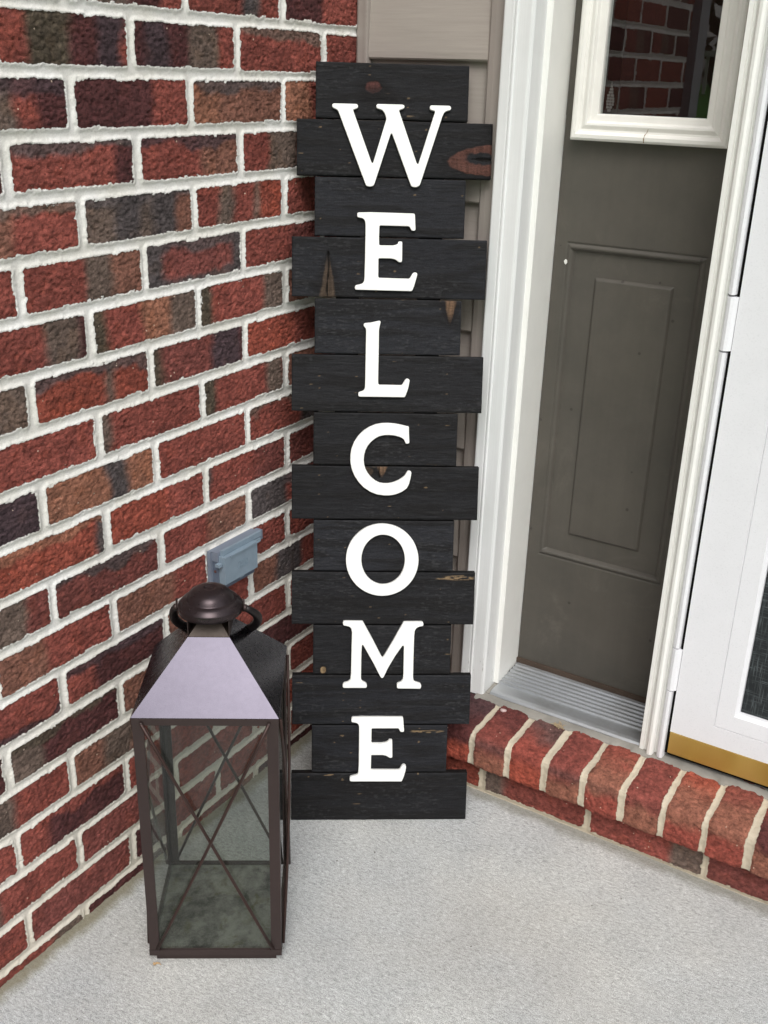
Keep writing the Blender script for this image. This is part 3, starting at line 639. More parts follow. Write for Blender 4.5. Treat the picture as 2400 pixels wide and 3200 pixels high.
for i in range(14):
    vt, vb = bounds[i]/1000-0.0011, bounds[i+1]/1000+0.0011
    wide = (i % 2 == 1)
    u0, u1 = ((0.0, 0.2985) if wide else (0.0345, 0.2625))
    jr_ = _hash(np.array([i]), np.array([3]), 9)[0]-.5
    u0 += 0.002*jr_; u1 += 0.0015*(_hash(np.array([i]), np.array([5]), 9)[0]-.5)
    if i == 1: u0 = 0.0065; u1 = 0.3000
    us = np.arange(u0, u1+1e-6, 0.0013); us[-1] = u1
    vs = np.arange(vb, vt+1e-6, 0.0011); vs[-1] = vt
    Ug, Vg = np.meshgrid(us, vs, indexing='ij'); so = 400+i*17
    warp = (fbm(Ug*6, Vg*10, so, 3)-.5)*0.02
    dist2 = np.zeros_like(Ug)
    for kn in KN.get(i, []):
        _, ku, kv, ka, kb, _c = kn
        e_ = ((Ug-ku)/(ka*2.2))**2+((Vg-kv)/(kb*1.8+0.008))**2
        warp = warp + 0.004*np.exp(-e_)*np.sign(Vg-kv)
    gr1 = fbm(Ug*26+so, (Vg+warp*0.3)*620, so+1, 3, 0.6); gr2 = fbm(Ug*90, (Vg+warp)*520, so+2, 3); gr3 = fbm(Ug*9, (Vg+warp)*90, so+3, 3)
    tear = sstep(.60, .78, fbm(Ug*140, Vg*420, so+4, 2))*sstep(.42, .62, fbm(Ug*14, Vg*20, so+5, 3))
    bright = [.85,.8,1.2,1.1,1.3,1.05,.95,.9,1.35,.95,.95,1.1,1.1,.85][i]; base = bright-0.4
    c = mix(np.zeros(Ug.shape+(3,))+WC['a']*bright*(np.array([.97, 1.0, 1.06]) if bright > 1.08 else 1), WC['a2'], np.clip(sstep(.45, .65, gr3)*0.7, 0, 1))
    c = mix(c, WC['hi'], np.clip(tear*0.38*(0.5+base*0.8) + 0.18*sstep(.62, .75, gr1), 0, 1))
    c = mix(c, WC['blk'], sstep(.62, .75, gr2)*0.45)
    fl = sstep(.965, .985, vn(Ug*70, Vg*160, so+6)); c = mix(c, WC['tan'], fl*0.5)
    h = (gr1-.5)*0.0007 + (gr2-.5)*0.0006 + (gr3-.5)*0.0012 + tear*0.0004
    for kind, ku, kv, ka, kb, cn in KN.get(i, []):
        wn_ = (fbm(Ug*160, Vg*160, so+8, 3)-.5)
        if kind == 'ell':
            e_ = np.sqrt(((Ug-ku)/ka)**2+((Vg-kv)/kb)**2)+wn_*0.5
            halo = sstep(2.3, 1.0, e_); m_ = sstep(1.05, 0.85, e_)
            c = mix(c, WC['blk'], halo*0.7)
            if cn != 'blk': c = mix(c, WC[cn]*(0.8), m_); c *= (1+m_*0.7*(fbm(Ug*500, Vg*60, so+9, 2)-.5))[..., None]; h -= m_*0.0006
        elif kind == 'lens':
            du_ = (Ug-ku)/ka; e_ = (np.abs(du_)**1.7+np.abs((Vg-kv-0.004*du_)/kb)**2)**0.5+wn_*0.10
            halo = sstep(1.35, 1.0, e_); m_ = sstep(1.02, 0.96, e_)
            c = mix(c, WC['blk'], halo*0.6); c = mix(c, WC['rw']*0.9, m_*0.9)
            e2_ = np.sqrt(((Ug-.284)/.026)**2+((Vg-1.0855)/.0095)**2)+wn_*0.5
            c = mix(c, WC['a']*0.9, sstep(1.1, .8, e2_)); e3 = np.sqrt(((Ug-.287)/.017)**2+((Vg-1.0845)/.0024)**2)+wn_*.8
            c = mix(c, WC['crk'], sstep(1.1, .8, e3)); h -= sstep(1.1, .8, e3)*0.002 - m_*0.0003
            c *= (1+m_*0.55*(vn(Ug*420, Vg*30, so+9)-.5))[..., None]
        elif kind in ('tri', 'trd'):
            t_ = (kv+kb-Vg)/kb if kind == 'tri' else (Vg-(kv-kb))/kb
            e_ = np.abs(Ug-ku)/(ka*np.clip(t_, 0.0, 1)**0.9+1e-5)+wn_*0.35
            inside = (t_ > 0.05)
            halo = sstep(2.6, 1.0, np.where(t_ > -0.1, e_*0.8, 9)); m_ = np.where(inside, sstep(1.15, 0.75, e_), 0)*(sstep(1.0, 0.35, 1-t_) if kind == 'trd' else sstep(0.05, 0.5, t_))
            c = mix(c, WC['blk'], halo*0.6)
            c = mix(c, (WC['wood'] if kind == 'trd' else WC['dim']*1.15), m_)
            c *= (1+m_*1.2*(fbm(Ug*420, Vg*40, so+9, 2)-.5))[..., None]
            ck = sstep(1.2, .6, np.abs(Ug-ku-0.001*np.sin(Vg*90)+(0.0035 if i == 7 else 0))/0.0011)*inside*(0 if i == 4 else 1)
            c = mix(c, WC['crk'], ck); h -= ck*0.003
        elif kind == 'fray':
            e_ = np.abs(Vg-kv-0.002*(fbm(Ug*60, Ug*0, so+10, 3)-.5))/(kb*(0.25+1.1*vn(Ug*60, Ug*0, so+11)))
            m_ = sstep(1.1, .7, e_)*sstep(1.0, .75, np.abs(Ug-ku)/ka)*sstep(.42, .66, fbm(Ug*130, Vg*700, so+12, 2)+0.04)
            c = mix(c, WC['tan'], m_*0.8)
    # worn arrises
    ed_ = np.minimum(np.minimum(Ug-u0, u1-Ug), np.minimum(Vg-vb, vt-Vg))
    rnd = sstep(0.0022, 0.0, ed_)
    h -= rnd*rnd*0.0014
    c = mix(c, WC['hi'], sstep(.0022, .0008, ed_)*0.25*sstep(.5, .7, fbm(Ug*60, Vg*60, so+13, 2)))
    Pf = np.stack([Ug, Vg, h], -1)
    # the front sheet is closed by side strips running back to the batten
    ring = [Pf[:, 0], Pf[-1, 1:], Pf[-2::-1, -1], Pf[0, -2:0:-1]]; ring = np.concatenate(ring); n_ = len(ring)
    bk = ring.copy(); bk[:, 2] = -TH
    ev = np.concatenate([ring, bk]); eq = [(k, (k+1) % n_, n_+(k+1) % n_, n_+k) for k in range(n_)]
    eq = [q_[::-1] for q_ in eq]
    bb = ([(u0, vb, -TH), (u1, vb, -TH), (u1, vt, -TH), (u0, vt, -TH)], [(0, 3, 2, 1)])
    me = grid_mesh('board', Pf, c, None, [(ev, eq), bb])
    at = me.attributes['tint']; cc_ = np.empty(len(me.vertices)*4, np.float32); at.data.foreach_get('color', cc_); cc_ = cc_.reshape(-1, 4)
    cc_[Pf.shape[0]*Pf.shape[1]:, :3] = WC['a2']*0.9; at.data.foreach_set('color', cc_.ravel())
    ob = link('board', me, M_WOOD, sign)
    lab = {1: 'charred board with a large reddish oval knot at its right end', 0: 'topmost black board with a small red knot', 3: 'black board with a split brown knot near its left end', 9: 'black board with a frayed yellow splinter along its top edge', 12: 'black board with a pale splinter near its top right', 13: 'lowest wide black board standing on the concrete'}.get(i)
    if lab: ob['label'] = lab
M_BATT = paint('dark_batten', (40, 36, 34), 0.8)
for uc in (0.085, 0.212):
    bm = bmesh.new(); box(bm, uc-0.018, uc+0.018, 0.02, 1.10, -TH-0.0125, -TH-0.0003); bm_obj('batten', bm, M_BATT, sign)
LET = json.loads('''{"W":[[60.8,1157.8],[94.8,1157.9],[96.9,1156.5],[97.2,1153.5],[95.4,1152.0],[90.8,1150.3],[89.9,1149.4],[90.8,1146.6],[118.4,1075.6],[119.6,1074.7],[121.0,1075.7],[139.4,1137.4],[139.4,1140.1],[136.6,1146.8],[134.2,1150.0],[131.3,1151.4],[125.9,1152.8],[124.5,1153.9],[124.3,1157.2],[126.4,1158.7],[163.4,1158.8],[165.8,1157.5],[166.0,1155.0],[164.2,1153.3],[158.3,1151.2],[158.1,1149.9],[186.2,1076.1],[188.0,1075.1],[189.1,1075.9],[211.8,1149.9],[211.2,1151.3],[206.0,1152.5],[204.0,1153.8],[203.8,1157.4],[205.3,1158.9],[233.0,1159.0],[235.2,1157.2],[235.3,1154.4],[233.8,1153.0],[229.1,1151.8],[225.6,1149.7],[222.8,1144.0],[191.7,1045.0],[188.2,1042.6],[184.0,1042.0],[179.8,1043.0],[178.3,1044.6],[148.7,1117.3],[147.5,1118.0],[146.3,1117.2],[123.1,1045.0],[121.4,1042.4],[116.6,1041.3],[111.8,1042.1],[110.3,1043.9],[68.0,1147.7],[65.6,1149.8],[60.7,1151.9],[58.9,1153.2],[58.9,1156.3]],"E":[[99.7,1003.3],[117.5,1004.1],[183.5,1003.6],[185.0,1002.9],[185.5,1000.9],[186.9,980.1],[185.8,978.8],[183.4,978.4],[181.0,979.0],[178.2,983.9],[176.5,985.1],[135.3,985.3],[132.6,985.1],[131.9,984.0],[131.6,969.1],[131.9,956.7],[133.5,955.9],[152.8,956.0],[157.5,957.1],[160.2,958.5],[161.0,960.0],[161.2,961.6],[162.5,962.2],[166.2,962.2],[167.1,961.1],[167.4,932.8],[165.9,931.7],[162.8,931.7],[160.7,933.3],[157.3,935.6],[151.1,937.1],[133.5,936.9],[131.6,936.5],[131.2,935.0],[131.4,909.9],[132.0,908.1],[133.7,907.6],[178.3,907.1],[180.2,908.1],[184.3,915.3],[186.3,916.7],[189.0,916.7],[191.0,915.4],[191.2,913.1],[189.0,904.4],[186.5,895.7],[184.4,890.0],[182.9,888.7],[97.6,889.3],[96.4,890.3],[96.1,892.6],[96.5,895.0],[97.9,896.1],[103.6,897.3],[107.7,898.8],[110.0,902.2],[110.6,908.2],[110.9,932.0],[111.1,977.8],[110.9,986.9],[110.0,991.4],[108.3,994.0],[105.6,995.4],[99.5,996.3],[98.3,997.3],[98.0,1000.2],[98.4,1002.3]],"L":[[111.9,838.9],[118.5,839.7],[119.7,839.6],[133.3,842.9],[135.1,843.0],[136.2,841.8],[136.2,840.0],[134.7,833.2],[134.0,829.1],[134.2,796.0],[134.0,754.3],[134.3,746.5],[135.7,744.4],[147.8,744.5],[170.2,744.4],[172.0,745.1],[176.6,753.1],[178.1,754.5],[180.5,754.7],[183.0,753.2],[183.3,751.4],[182.0,742.4],[179.8,734.5],[176.9,726.9],[175.7,725.9],[105.8,725.8],[104.1,726.5],[103.5,729.2],[103.8,731.9],[105.4,733.1],[109.9,734.4],[112.6,736.2],[113.9,740.2],[114.1,754.0],[114.2,789.7],[114.3,827.0],[113.7,831.1],[111.4,833.3],[110.2,835.4],[110.4,837.5]],"C":[[183.9,679.7],[184.2,671.1],[185.4,654.5],[184.0,652.7],[180.6,652.5],[179.2,653.5],[177.1,658.8],[175.0,660.8],[169.6,663.5],[160.8,665.5],[151.4,666.1],[144.7,665.7],[138.0,664.1],[131.4,660.6],[124.7,655.1],[119.5,648.6],[115.9,641.2],[114.0,633.0],[113.5,625.5],[114.2,618.7],[116.4,611.2],[120.2,604.4],[125.7,597.7],[132.5,592.3],[138.7,589.2],[145.5,588.0],[152.9,588.1],[160.4,589.7],[168.4,593.0],[174.4,596.8],[179.1,600.7],[181.7,605.1],[183.7,608.7],[186.4,609.2],[189.1,607.6],[189.8,605.6],[188.4,596.3],[186.2,587.3],[183.0,580.8],[175.6,575.2],[165.5,570.9],[156.0,569.0],[146.5,568.9],[135.6,570.4],[124.7,574.6],[114.5,581.4],[106.2,589.9],[99.3,600.1],[94.8,611.0],[92.6,621.9],[92.5,632.7],[94.0,643.6],[97.9,653.8],[103.8,663.3],[111.7,671.8],[121.0,678.0],[131.0,682.3],[141.0,684.4],[151.0,684.8],[161.1,684.1],[170.5,682.5],[180.6,680.1]],"M":[[85.4,358.9],[115.5,358.7],[116.8,356.9],[131.0,330.6],[147.6,297.9],[149.2,295.9],[151.2,297.5],[166.7,326.0],[182.5,356.7],[183.8,358.0],[213.1,358.2],[215.1,356.7],[215.9,353.2],[214.9,351.1],[208.9,349.9],[204.5,347.6],[201.7,342.9],[201.0,334.5],[200.7,300.0],[200.8,262.3],[201.8,255.6],[205.1,253.3],[211.4,251.6],[214.0,250.1],[215.0,246.1],[213.9,242.5],[212.6,242.0],[176.1,242.5],[174.5,244.2],[174.4,250.4],[176.3,251.6],[181.2,253.7],[184.1,257.5],[184.8,266.0],[184.7,315.8],[183.3,317.5],[181.2,315.8],[170.8,299.9],[158.7,277.8],[152.3,263.1],[150.5,260.7],[148.3,260.8],[146.5,263.1],[135.3,285.7],[117.9,317.0],[116.5,318.6],[115.2,317.5],[114.5,305.3],[114.4,264.0],[114.7,257.4],[116.6,254.6],[121.5,252.2],[124.1,250.3],[124.5,245.1],[123.0,243.4],[86.3,243.2],[84.6,244.6],[84.5,250.0],[86.2,251.7],[92.9,253.4],[96.9,257.4],[97.9,265.9],[98.3,305.3],[98.7,339.7],[97.5,346.2],[94.4,349.4],[89.9,350.6],[84.6,351.7],[83.5,354.5],[83.9,357.7]],"e":[[101.7,191.0],[116.9,191.6],[184.7,191.3],[186.0,190.4],[186.6,184.6],[188.2,166.9],[187.0,165.1],[183.3,165.1],[181.5,166.5],[179.4,170.9],[177.7,171.8],[134.9,171.7],[133.5,170.8],[133.5,157.2],[133.6,145.9],[135.0,144.4],[151.7,144.4],[157.1,145.3],[161.2,147.3],[162.6,149.5],[163.5,150.7],[167.6,150.7],[168.6,149.7],[169.4,119.9],[168.2,118.6],[164.8,118.6],[162.7,120.0],[158.9,122.5],[153.4,123.7],[135.0,123.8],[133.6,122.9],[133.6,110.4],[133.5,97.6],[134.6,96.3],[180.0,96.0],[182.1,96.7],[185.7,103.7],[188.0,105.7],[190.8,105.5],[192.7,103.7],[193.0,100.7],[191.8,93.3],[188.9,82.3],[186.3,76.0],[185.3,75.6],[99.4,75.9],[98.2,77.8],[98.0,81.8],[99.0,84.1],[102.7,85.1],[108.2,86.6],[111.3,88.1],[112.6,92.1],[113.1,103.2],[113.0,147.0],[112.8,173.9],[111.8,178.2],[109.6,180.7],[106.2,181.8],[100.8,182.7],[99.8,184.0],[99.6,188.3],[100.4,190.5]],"O":[[204.8,463.1],[204.5,455.2],[203.2,447.5],[200.9,440.0],[197.7,432.9],[193.5,426.2],[188.6,420.2],[182.9,415.0],[176.5,410.5],[169.6,407.0],[162.4,404.4],[154.8,402.8],[147.1,402.2],[139.3,402.7],[131.7,404.2],[124.4,406.7],[117.4,410.2],[110.9,414.6],[105.0,419.7],[99.9,425.7],[95.5,432.2],[92.0,439.3],[89.5,446.7],[87.9,454.4],[87.3,462.2],[87.7,470.1],[89.1,477.7],[91.5,485.1],[94.7,492.2],[98.9,498.7],[103.9,504.5],[109.5,509.7],[115.8,514.1],[122.6,517.6],[129.8,520.1],[137.2,521.7],[144.8,522.3],[152.5,521.8],[160.0,520.4],[167.3,518.0],[174.2,514.6],[180.7,510.3],[186.5,505.2],[191.7,499.4],[196.2,493.0],[199.7,486.0],[202.4,478.6],[204.1,470.9]],"o":[[182.8,463.3],[182.6,457.9],[181.8,452.5],[180.4,447.3],[178.5,442.4],[176.0,437.8],[173.1,433.7],[169.6,430.0],[165.8,426.9],[161.7,424.5],[157.4,422.7],[152.8,421.6],[148.2,421.2],[143.6,421.5],[139.0,422.6],[134.6,424.3],[130.4,426.7],[126.5,429.7],[122.9,433.3],[119.8,437.4],[117.2,442.0],[115.1,446.9],[113.5,452.0],[112.5,457.4],[112.1,462.8],[112.3,468.3],[113.2,473.6],[114.6,478.7],[116.5,483.6],[119.0,488.2],[122.0,492.2],[125.4,495.8],[129.2,498.9],[133.2,501.3],[137.6,503.1],[142.1,504.2],[146.6,504.5],[151.2,504.2],[155.8,503.2],[160.2,501.5],[164.3,499.2],[168.2,496.2],[171.8,492.6],[174.9,488.6],[177.6,484.1],[179.7,479.2],[181.3,474.1],[182.3,468.8]]}''')
def soften(pts, cut=0.9, it=2, cyc=True):
    pts = [Vector(p) for p in pts]
    for _ in range(it):
        out = []; n = len(pts)
        for k in range(n):
            a, b = pts[k], pts[(k+1) % n]; L_ = (b-a).length; t = min(0.25, cut/max(L_, 1e-6))
            out += [a.lerp(b, t), a.lerp(b, 1-t)]
        pts = out; cut *= 0.45
    return pts
M = MatB('white_letter_paint')
c_ = M.mixc(M.ramp(M.noise(13, 3, 0.5), [(0.66, 0.0), (0.74, 0.35)]), lin((240, 240, 236)), lin((215, 214, 208)))
M.val('Base Color', c_); M.val('Roughness', 0.4); M.bump(M.noise(160, 3), 0.0002, 0.4)
M_LET = M.m
for key, hole in (('W', None), ('E', None), ('L', None), ('C', None), ('O', 'o'), ('M', None), ('e', None)):
    cu = bpy.data.curves.new('letter', 'CURVE'); cu.dimensions = '2D'; cu.fill_mode = 'BOTH'
    cu.extrude = 0.0026; cu.bevel_depth = 0.0007; cu.bevel_resolution = 2; cu.offset = -0.0006
    for kk_ in ([key] + ([hole] if hole else [])):
        pts = soften(LET[kk_], 0.9, 2)
        sp_ = cu.splines.new('POLY'); sp_.points.add(len(pts)-1); sp_.use_cyclic_u = True
        for pnt, p_ in zip(sp_.points, pts): pnt.co = (p_.x/1000, p_.y/1000, 0, 1)
    tmp = bpy.data.objects.new('tmp', cu); col.objects.link(tmp)
    dg = bpy.context.evaluated_depsgraph_get(); dg.update()
    me = bpy.data.meshes.new_from_object(tmp.evaluated_get(dg)); bpy.data.objects.remove(tmp)
    me.name = 'letter'
    o = link('letter', me, M_LET, sign); o.location = (0, 0, 0.0035)

# ---------------------------------------------------------------- lantern
lan = empty('lantern', (0.1697, -0.8529, 0), 0.5864); tag(lan, 'brown metal candle lantern with glass sides and crossed rods standing by the brick wall', 'lantern')
def bronze(name, rgb, metal, rough, rb=1.0, var=1.0):
    M = MatB(name)
    n1 = M.noise(9, 6, 0.65); n2 = M.noise(160, 4, 0.6)
    c = M.mixc(M.ramp(n1, [(0.35, 0.0), (0.7, 1.0)]), lin(rgb), tuple(x*0.85 for x in lin(rgb)))
    M.val('Base Color', c); M.val('Metallic', metal)
    M.val('Roughness', M.ramp(n2, [(0.3, rough-0.05*var), (0.7, rough+0.08*var)])); M.bump(M.noise(900, 3, 0.6), 0.00005*rb, 0.5)
    return M.m
M_BRZ = bronze('bronze_lantern_metal', (68, 56, 54), 0.5, 0.42)
M_ROOF = bronze('smooth_bronze_roof_metal', (71, 68, 76), 1.0, 0.27, 0.6, 0.15)
M_ROD = bronze('rusty_rod_metal', (66, 48, 44), 0.5, 0.45)
M = MatB('stained_lantern_tray')
c_ = M.mixc(M.ramp(M.noise(22, 6, 0.75), [(0.38, 0.0), (0.60, 1.0)]), lin((50, 52, 46)), lin((116, 118, 110)))
c_ = M.mixc(M.ramp(M.noise(34, 5, 0.7, None, 0.8), [(0.55, 0.0), (0.68, 0.7)]), c_, lin((72, 72, 40)))
c_ = M.mixc(M.ramp(M.noise(60, 5, 0.8, None, 1.5), [(0.62, 0.0), (0.70, 0.9)]), c_, lin((22, 22, 20)))
M.val('Base Color', c_); M.val('Roughness', 0.6); M.val('Metallic', 0.2); M_TRAY = M.m
M = MatB('lantern_glass')
tr = M.n('ShaderNodeBsdfTransparent'); tr.inputs[0].default_value = (0.895, 0.91, 0.895, 1)
gl = M.n('ShaderNodeBsdfGlossy'); gl.inputs['Roughness'].default_value = 0.02
df = M.n('ShaderNodeBsdfDiffuse'); df.inputs[0].default_value = (*lin((170, 175, 170)), 1)
mx0 = M.n('ShaderNodeMixShader'); M.l(M.ramp(M.noise(7, 5, 0.7), [(0.3, 0.002), (0.75, 0.018)]), mx0.inputs[0]); M.l(tr.outputs[0], mx0.inputs[1]); M.l(df.outputs[0], mx0.inputs[2])
fr_ = M.n('ShaderNodeFresnel'); fr_.inputs[0].default_value = 1.5
ge = M.n('ShaderNodeNewGeometry'); ff = M.math('MULTIPLY', fr_.outputs[0], M.math('SUBTRACT', 1.0, ge.outputs['Backfacing']))
mx = M.n('ShaderNodeMixShader'); M.l(ff, mx.inputs[0]); M.l(mx0.outputs[0], mx.inputs[1]); M.l(gl.outputs[0], mx.inputs[2]); M.l(mx.outputs[0], M.out.inputs[0])
M_LGL = M.m
W2, D2, EZ, RZ = 0.0938, 0.0914, 0.4156, 0.0145
pl = lambda bm, name, mat, **k: bm_obj(name, bm, mat, lan, **k)
bm = bmesh.new(); box(bm, -W2+.0085, W2-.0085, -D2+.0085, D2-.0085, 0.0, RZ+.001); pl(bm, 'plinth', M_BRZ, bevel=0.0008)
# base rails (angle iron)
bm = bmesh.new()
box(bm, -W2, W2, -D2, -D2+0.004, RZ, RZ+0.0100); box(bm, -W2, W2, D2-0.004, D2, RZ, RZ+0.0100)
box(bm, -W2, -W2+0.004, -D2+0.0042, D2-0.0042, RZ, RZ+0.0100); box(bm, W2-0.004, W2, -D2+0.0042, D2-0.0042, RZ, RZ+0.0100)
pl(bm, 'base_rail', M_BRZ, bevel=0.0005)
bm = bmesh.new(); box(bm, -W2+0.0042, W2-0.0042, -D2+0.0042, D2-0.0042, RZ+0.0012, RZ+0.0050); pl(bm, 'tray', M_TRAY)
bm = bmesh.new()
box(bm, -W2, W2, -D2, -D2+0.003, EZ-0.0115, EZ-0.0003); box(bm, -W2, W2, D2-0.003, D2, EZ-0.0115, EZ-0.0003)
box(bm, -W2, -W2+0.003, -D2+0.0032, D2-0.0032, EZ-0.0115, EZ-0.0003); box(bm, W2-0.003, W2, -D2+0.0032, D2-0.0032, EZ-0.0115, EZ-0.0003)
pl(bm, 'top_rail', M_BRZ, bevel=0.0004)
for sx_ in (-1, 1):
    for sy_ in (-1, 1):
        bm = bmesh.new(); t = 0.0022; wd = 0.0150
        pts = [(sx_*(W2-0.0006), sy_*(D2-0.0006)), (sx_*(W2-wd), sy_*(D2-0.0006)), (sx_*(W2-wd), sy_*(D2-0.0006-t)), (sx_*(W2-0.0006-t), sy_*(D2-0.0006-t)), (sx_*(W2-0.0006-t), sy_*(D2-wd)), (sx_*(W2-0.0006), sy_*(D2-wd))]
        prism(bm, pts, 'z', RZ+0.0102, EZ-0.0117); pl(bm, 'corner_post', M_BRZ, bevel=0.0004)
# glass panes and crossed rods
g0, g1_ = RZ+0.006, EZ-0.006
for (x0, x1, y0, y1) in ((-W2+.0045, W2-.0045, -D2+.0040, -D2+.0060), (-W2+.0045, W2-.0045, D2-.0060, D2-.0040), (-W2+.0040, -W2+.0060, -D2+.0070, D2-.0070), (W2-.0060, W2-.0040, -D2+.0070, D2-.0070)):
    bm = bmesh.new(); box(bm, x0, x1, y0, y1, g0, g1_); pl(bm, 'glass_pane', M_LGL)
zr0, zr1, hu = RZ+0.0135, EZ-0.0085, W2-0.0125
for face in range(4):
    for s_ in (-1, 1):
        pts = []
        for k in range(9):
            t = k/8; a_ = s_*hu*(1-2*t); z_ = zr1+(zr0-zr1)*t; o_ = D2+0.0018+(0.0030 if s_ > 0 else 0.0)*math.sin(math.pi*t)
            o_ += 0.0022*math.sin(math.pi*t) if face != 0 else 0
            pts.append({0: (a_, -o_, z_), 1: (a_, o_, z_), 2: (-(o_+W2-D2), a_, z_), 3: (o_+W2-D2, a_, z_)}[face])
        bm = bmesh.new(); tube(bm, pts, 0.0022, 8); pl(bm, 'crossed_rod', M_ROD, smooth=True)
# small rivet heads at rod ends on the front
for a_, z_ in ((-hu, zr1), (hu, zr1), (-hu, zr0), (hu, zr0)):
    bm = bmesh.new(); tube(bm, [(a_, -D2-0.0002, z_), (a_, -D2-0.0026, z_), (a_, -D2-0.0034, z_)], [0.0026, 0.0024, 0.0012], 12)
    pl(bm, 'rod_rivet', M_BRZ, smooth=True)
# roof
A1, Z1 = 0.0271, 0.4969
ro = empty('roof'); bpy.data.objects.remove(ro)
bm = bmesh.new()
e4 = [bm.verts.new((sx_*(W2+0.0006), sy_*(D2+0.0006), EZ)) for sx_, sy_ in ((-1,-1),(1,-1),(1,1),(-1,1))]
e0 = [bm.verts.new((sx_*(W2+0.0006), sy_*(D2+0.0006), EZ-0.0004)) for sx_, sy_ in ((-1,-1),(1,-1),(1,1),(-1,1))]
t4 = [bm.verts.new((sx_*A1, sy_*A1, Z1)) for sx_, sy_ in ((-1,-1),(1,-1),(1,1),(-1,1))]
for k in range(4):
    bm.faces.new((e4[k], e4[(k+1) % 4], t4[(k+1) % 4], t4[k])); bm.faces.new((e0[k], e0[(k+1) % 4], e4[(k+1) % 4], e4[k]))
bm.faces.new(e0[::-1]); bm.faces.new(t4)
roof = pl(bm, 'roof', M_ROOF, bevel=0.0006)
# inner vent pyramid and the two side plates holding the cap
bm = bmesh.new()
b4 = [bm.verts.new((sx_*(A1-0.0006), sy_*(A1-0.0006), Z1+0.0004)) for sx_, sy_ in ((-1,-1),(1,-1),(1,1),(-1,1))]
c4 = [bm.verts.new((sx_*0.0120, sy_*0.0120, Z1+0.0190)) for sx_, sy_ in ((-1,-1),(1,-1),(1,1),(-1,1))]
for k in range(4): bm.faces.new((b4[k], b4[(k+1) % 4], c4[(k+1) % 4], c4[k]))
bm.faces.new(c4)
o = pl(bm, 'vent', bronze('shaded_vent_metal', (70, 58, 50), 0.3, 0.55))
M_BLACK = paint('black_vent_inside', (10, 9, 9), 0.9)
bm = bmesh.new()
for s_ in (-1, 1):
    x0, x1 = sorted((s_*A1, s_*(A1-0.0009))); box(bm, x0, x1, -A1, A1, Z1+0.0003, 0.5300)
pl(bm, 'vent_plate', M_BRZ)
# domed cap
bm = bmesh.new()
lathe(bm, [(0.0, 0.5235), (0.030, 0.5235), (0.0412, 0.5232), (0.0420, 0.5238), (0.0420, 0.5320), (0.0414, 0.5334), (0.0398, 0.5352), (0.0376, 0.5380), (0.0350, 0.5399), (0.0328, 0.5407), (0.0312, 0.5411), (0.0305, 0.5424), (0.0288, 0.5462), (0.0256, 0.5501), (0.0210, 0.5532), (0.0155, 0.5551), (0.0100, 0.5560), (0.0078, 0.5562), (0.0070, 0.5556), (0.0058, 0.5548), (0.0040, 0.5551), (0.0022, 0.5555), (0.0, 0.5556)], 72)
cap = pl(bm, 'domed_cap', bronze('satin_bronze_cap_metal', (64, 55, 57), 0.75, 0.30), smooth=True)
# carrying bail
for s_ in (-1, 1):
    bm = bmesh.new(); tube(bm, [(s_*0.0418, 0, 0.5385), (s_*0.0436, 0, 0.5385), (s_*0.0436, 0, 0.5215), (s_*0.0418, 0, 0.5215)], 0.0016, 10)
    tube(bm, [(s_*0.0428, -0.0002, 0.5275), (s_*0.0462, 0.001, 0.5262)], [0.0042, 0.0046], 14)
    pl(bm, 'bail_hinge', M_BRZ, smooth=True)
ph = R(52); R0, tc_ = 0.0560, 0.033
bm = bmesh.new(); pts = []
a0 = math.acos(0.0455/R0)
for k in range(41):
    a_ = -a0 + (math.pi+2*a0)*k/40
    u_, t_ = R0*math.cos(a_)+0.004*(1 if 4 < k < 36 else min(k, 40-k)/4), tc_ + R0*math.sin(a_)
    pts.append((u_, t_*math.cos(ph), 0.5265 - t_*math.sin(ph)))
tube(bm, pts, [0.0044+0.0018*min(1, k/5, (40-k)/5) for k in range(41)], 14)
pl(bm, 'handle', bronze('dark_handle_metal', (40, 35, 35), 0.5, 0.42), smooth=True)

# ---------------------------------------------------------------- outlet cover on the brick wall
oc = empty('outlet_cover', (0.0, -0.61, 0.46)); tag(oc, 'grey blue weatherproof outlet cover on the brick wall above the lantern', 'outlet cover')
M = MatB('grey_blue_plastic')
M.val('Base Color', M.mixc(1.0, lin((126, 142, 155)), M.ramp(M.noise(60, 4), [(0.3, 0.92), (0.7, 1.05)]), 'MULTIPLY')); M.val('Roughness', 0.48); M_PL = M.m
M_PL2 = paint('grey_plastic_dull', (116, 124, 138), 0.6)
lo = lambda bm, name, mat, **k: local(bm_obj(name, bm, mat, None, **k), oc)
bm = bmesh.new(); box(bm, 0.0, 0.0060, -0.6650, -0.5560, 0.4180, 0.4900); lo(bm, 'backplate', M_PL2, bevel=0.0012)
bm = bmesh.new(); box(bm, 0.0062, 0.0185, -0.6620, -0.5500, 0.4745, 0.4905); lo(bm, 'lid', M_PL2, bevel=0.0018)
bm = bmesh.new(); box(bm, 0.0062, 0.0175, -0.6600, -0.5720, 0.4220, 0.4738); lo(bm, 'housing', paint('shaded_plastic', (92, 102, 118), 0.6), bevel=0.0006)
bm = bmesh.new(); box(bm, 0.0180, 0.0310, -0.6590, -0.5800, 0.4380, 0.4840); lo(bm, 'flap', M_PL, bevel=0.0014)
bm = bmesh.new(); box(bm, 0.0190, 0.0238, -0.6560, -0.5600, 0.4845, 0.4930); lo(bm, 'hinge_bar', M_PL, bevel=0.0010)
bm = bmesh.new(); box(bm, 0.0312, 0.0328, -0.6480, -0.5760, 0.4815, 0.4842); box(bm, 0.0187, 0.0260, -0.5790, -0.5640, 0.4770, 0.4830); lo(bm, 'ridge', M_PL, bevel=0.0006)
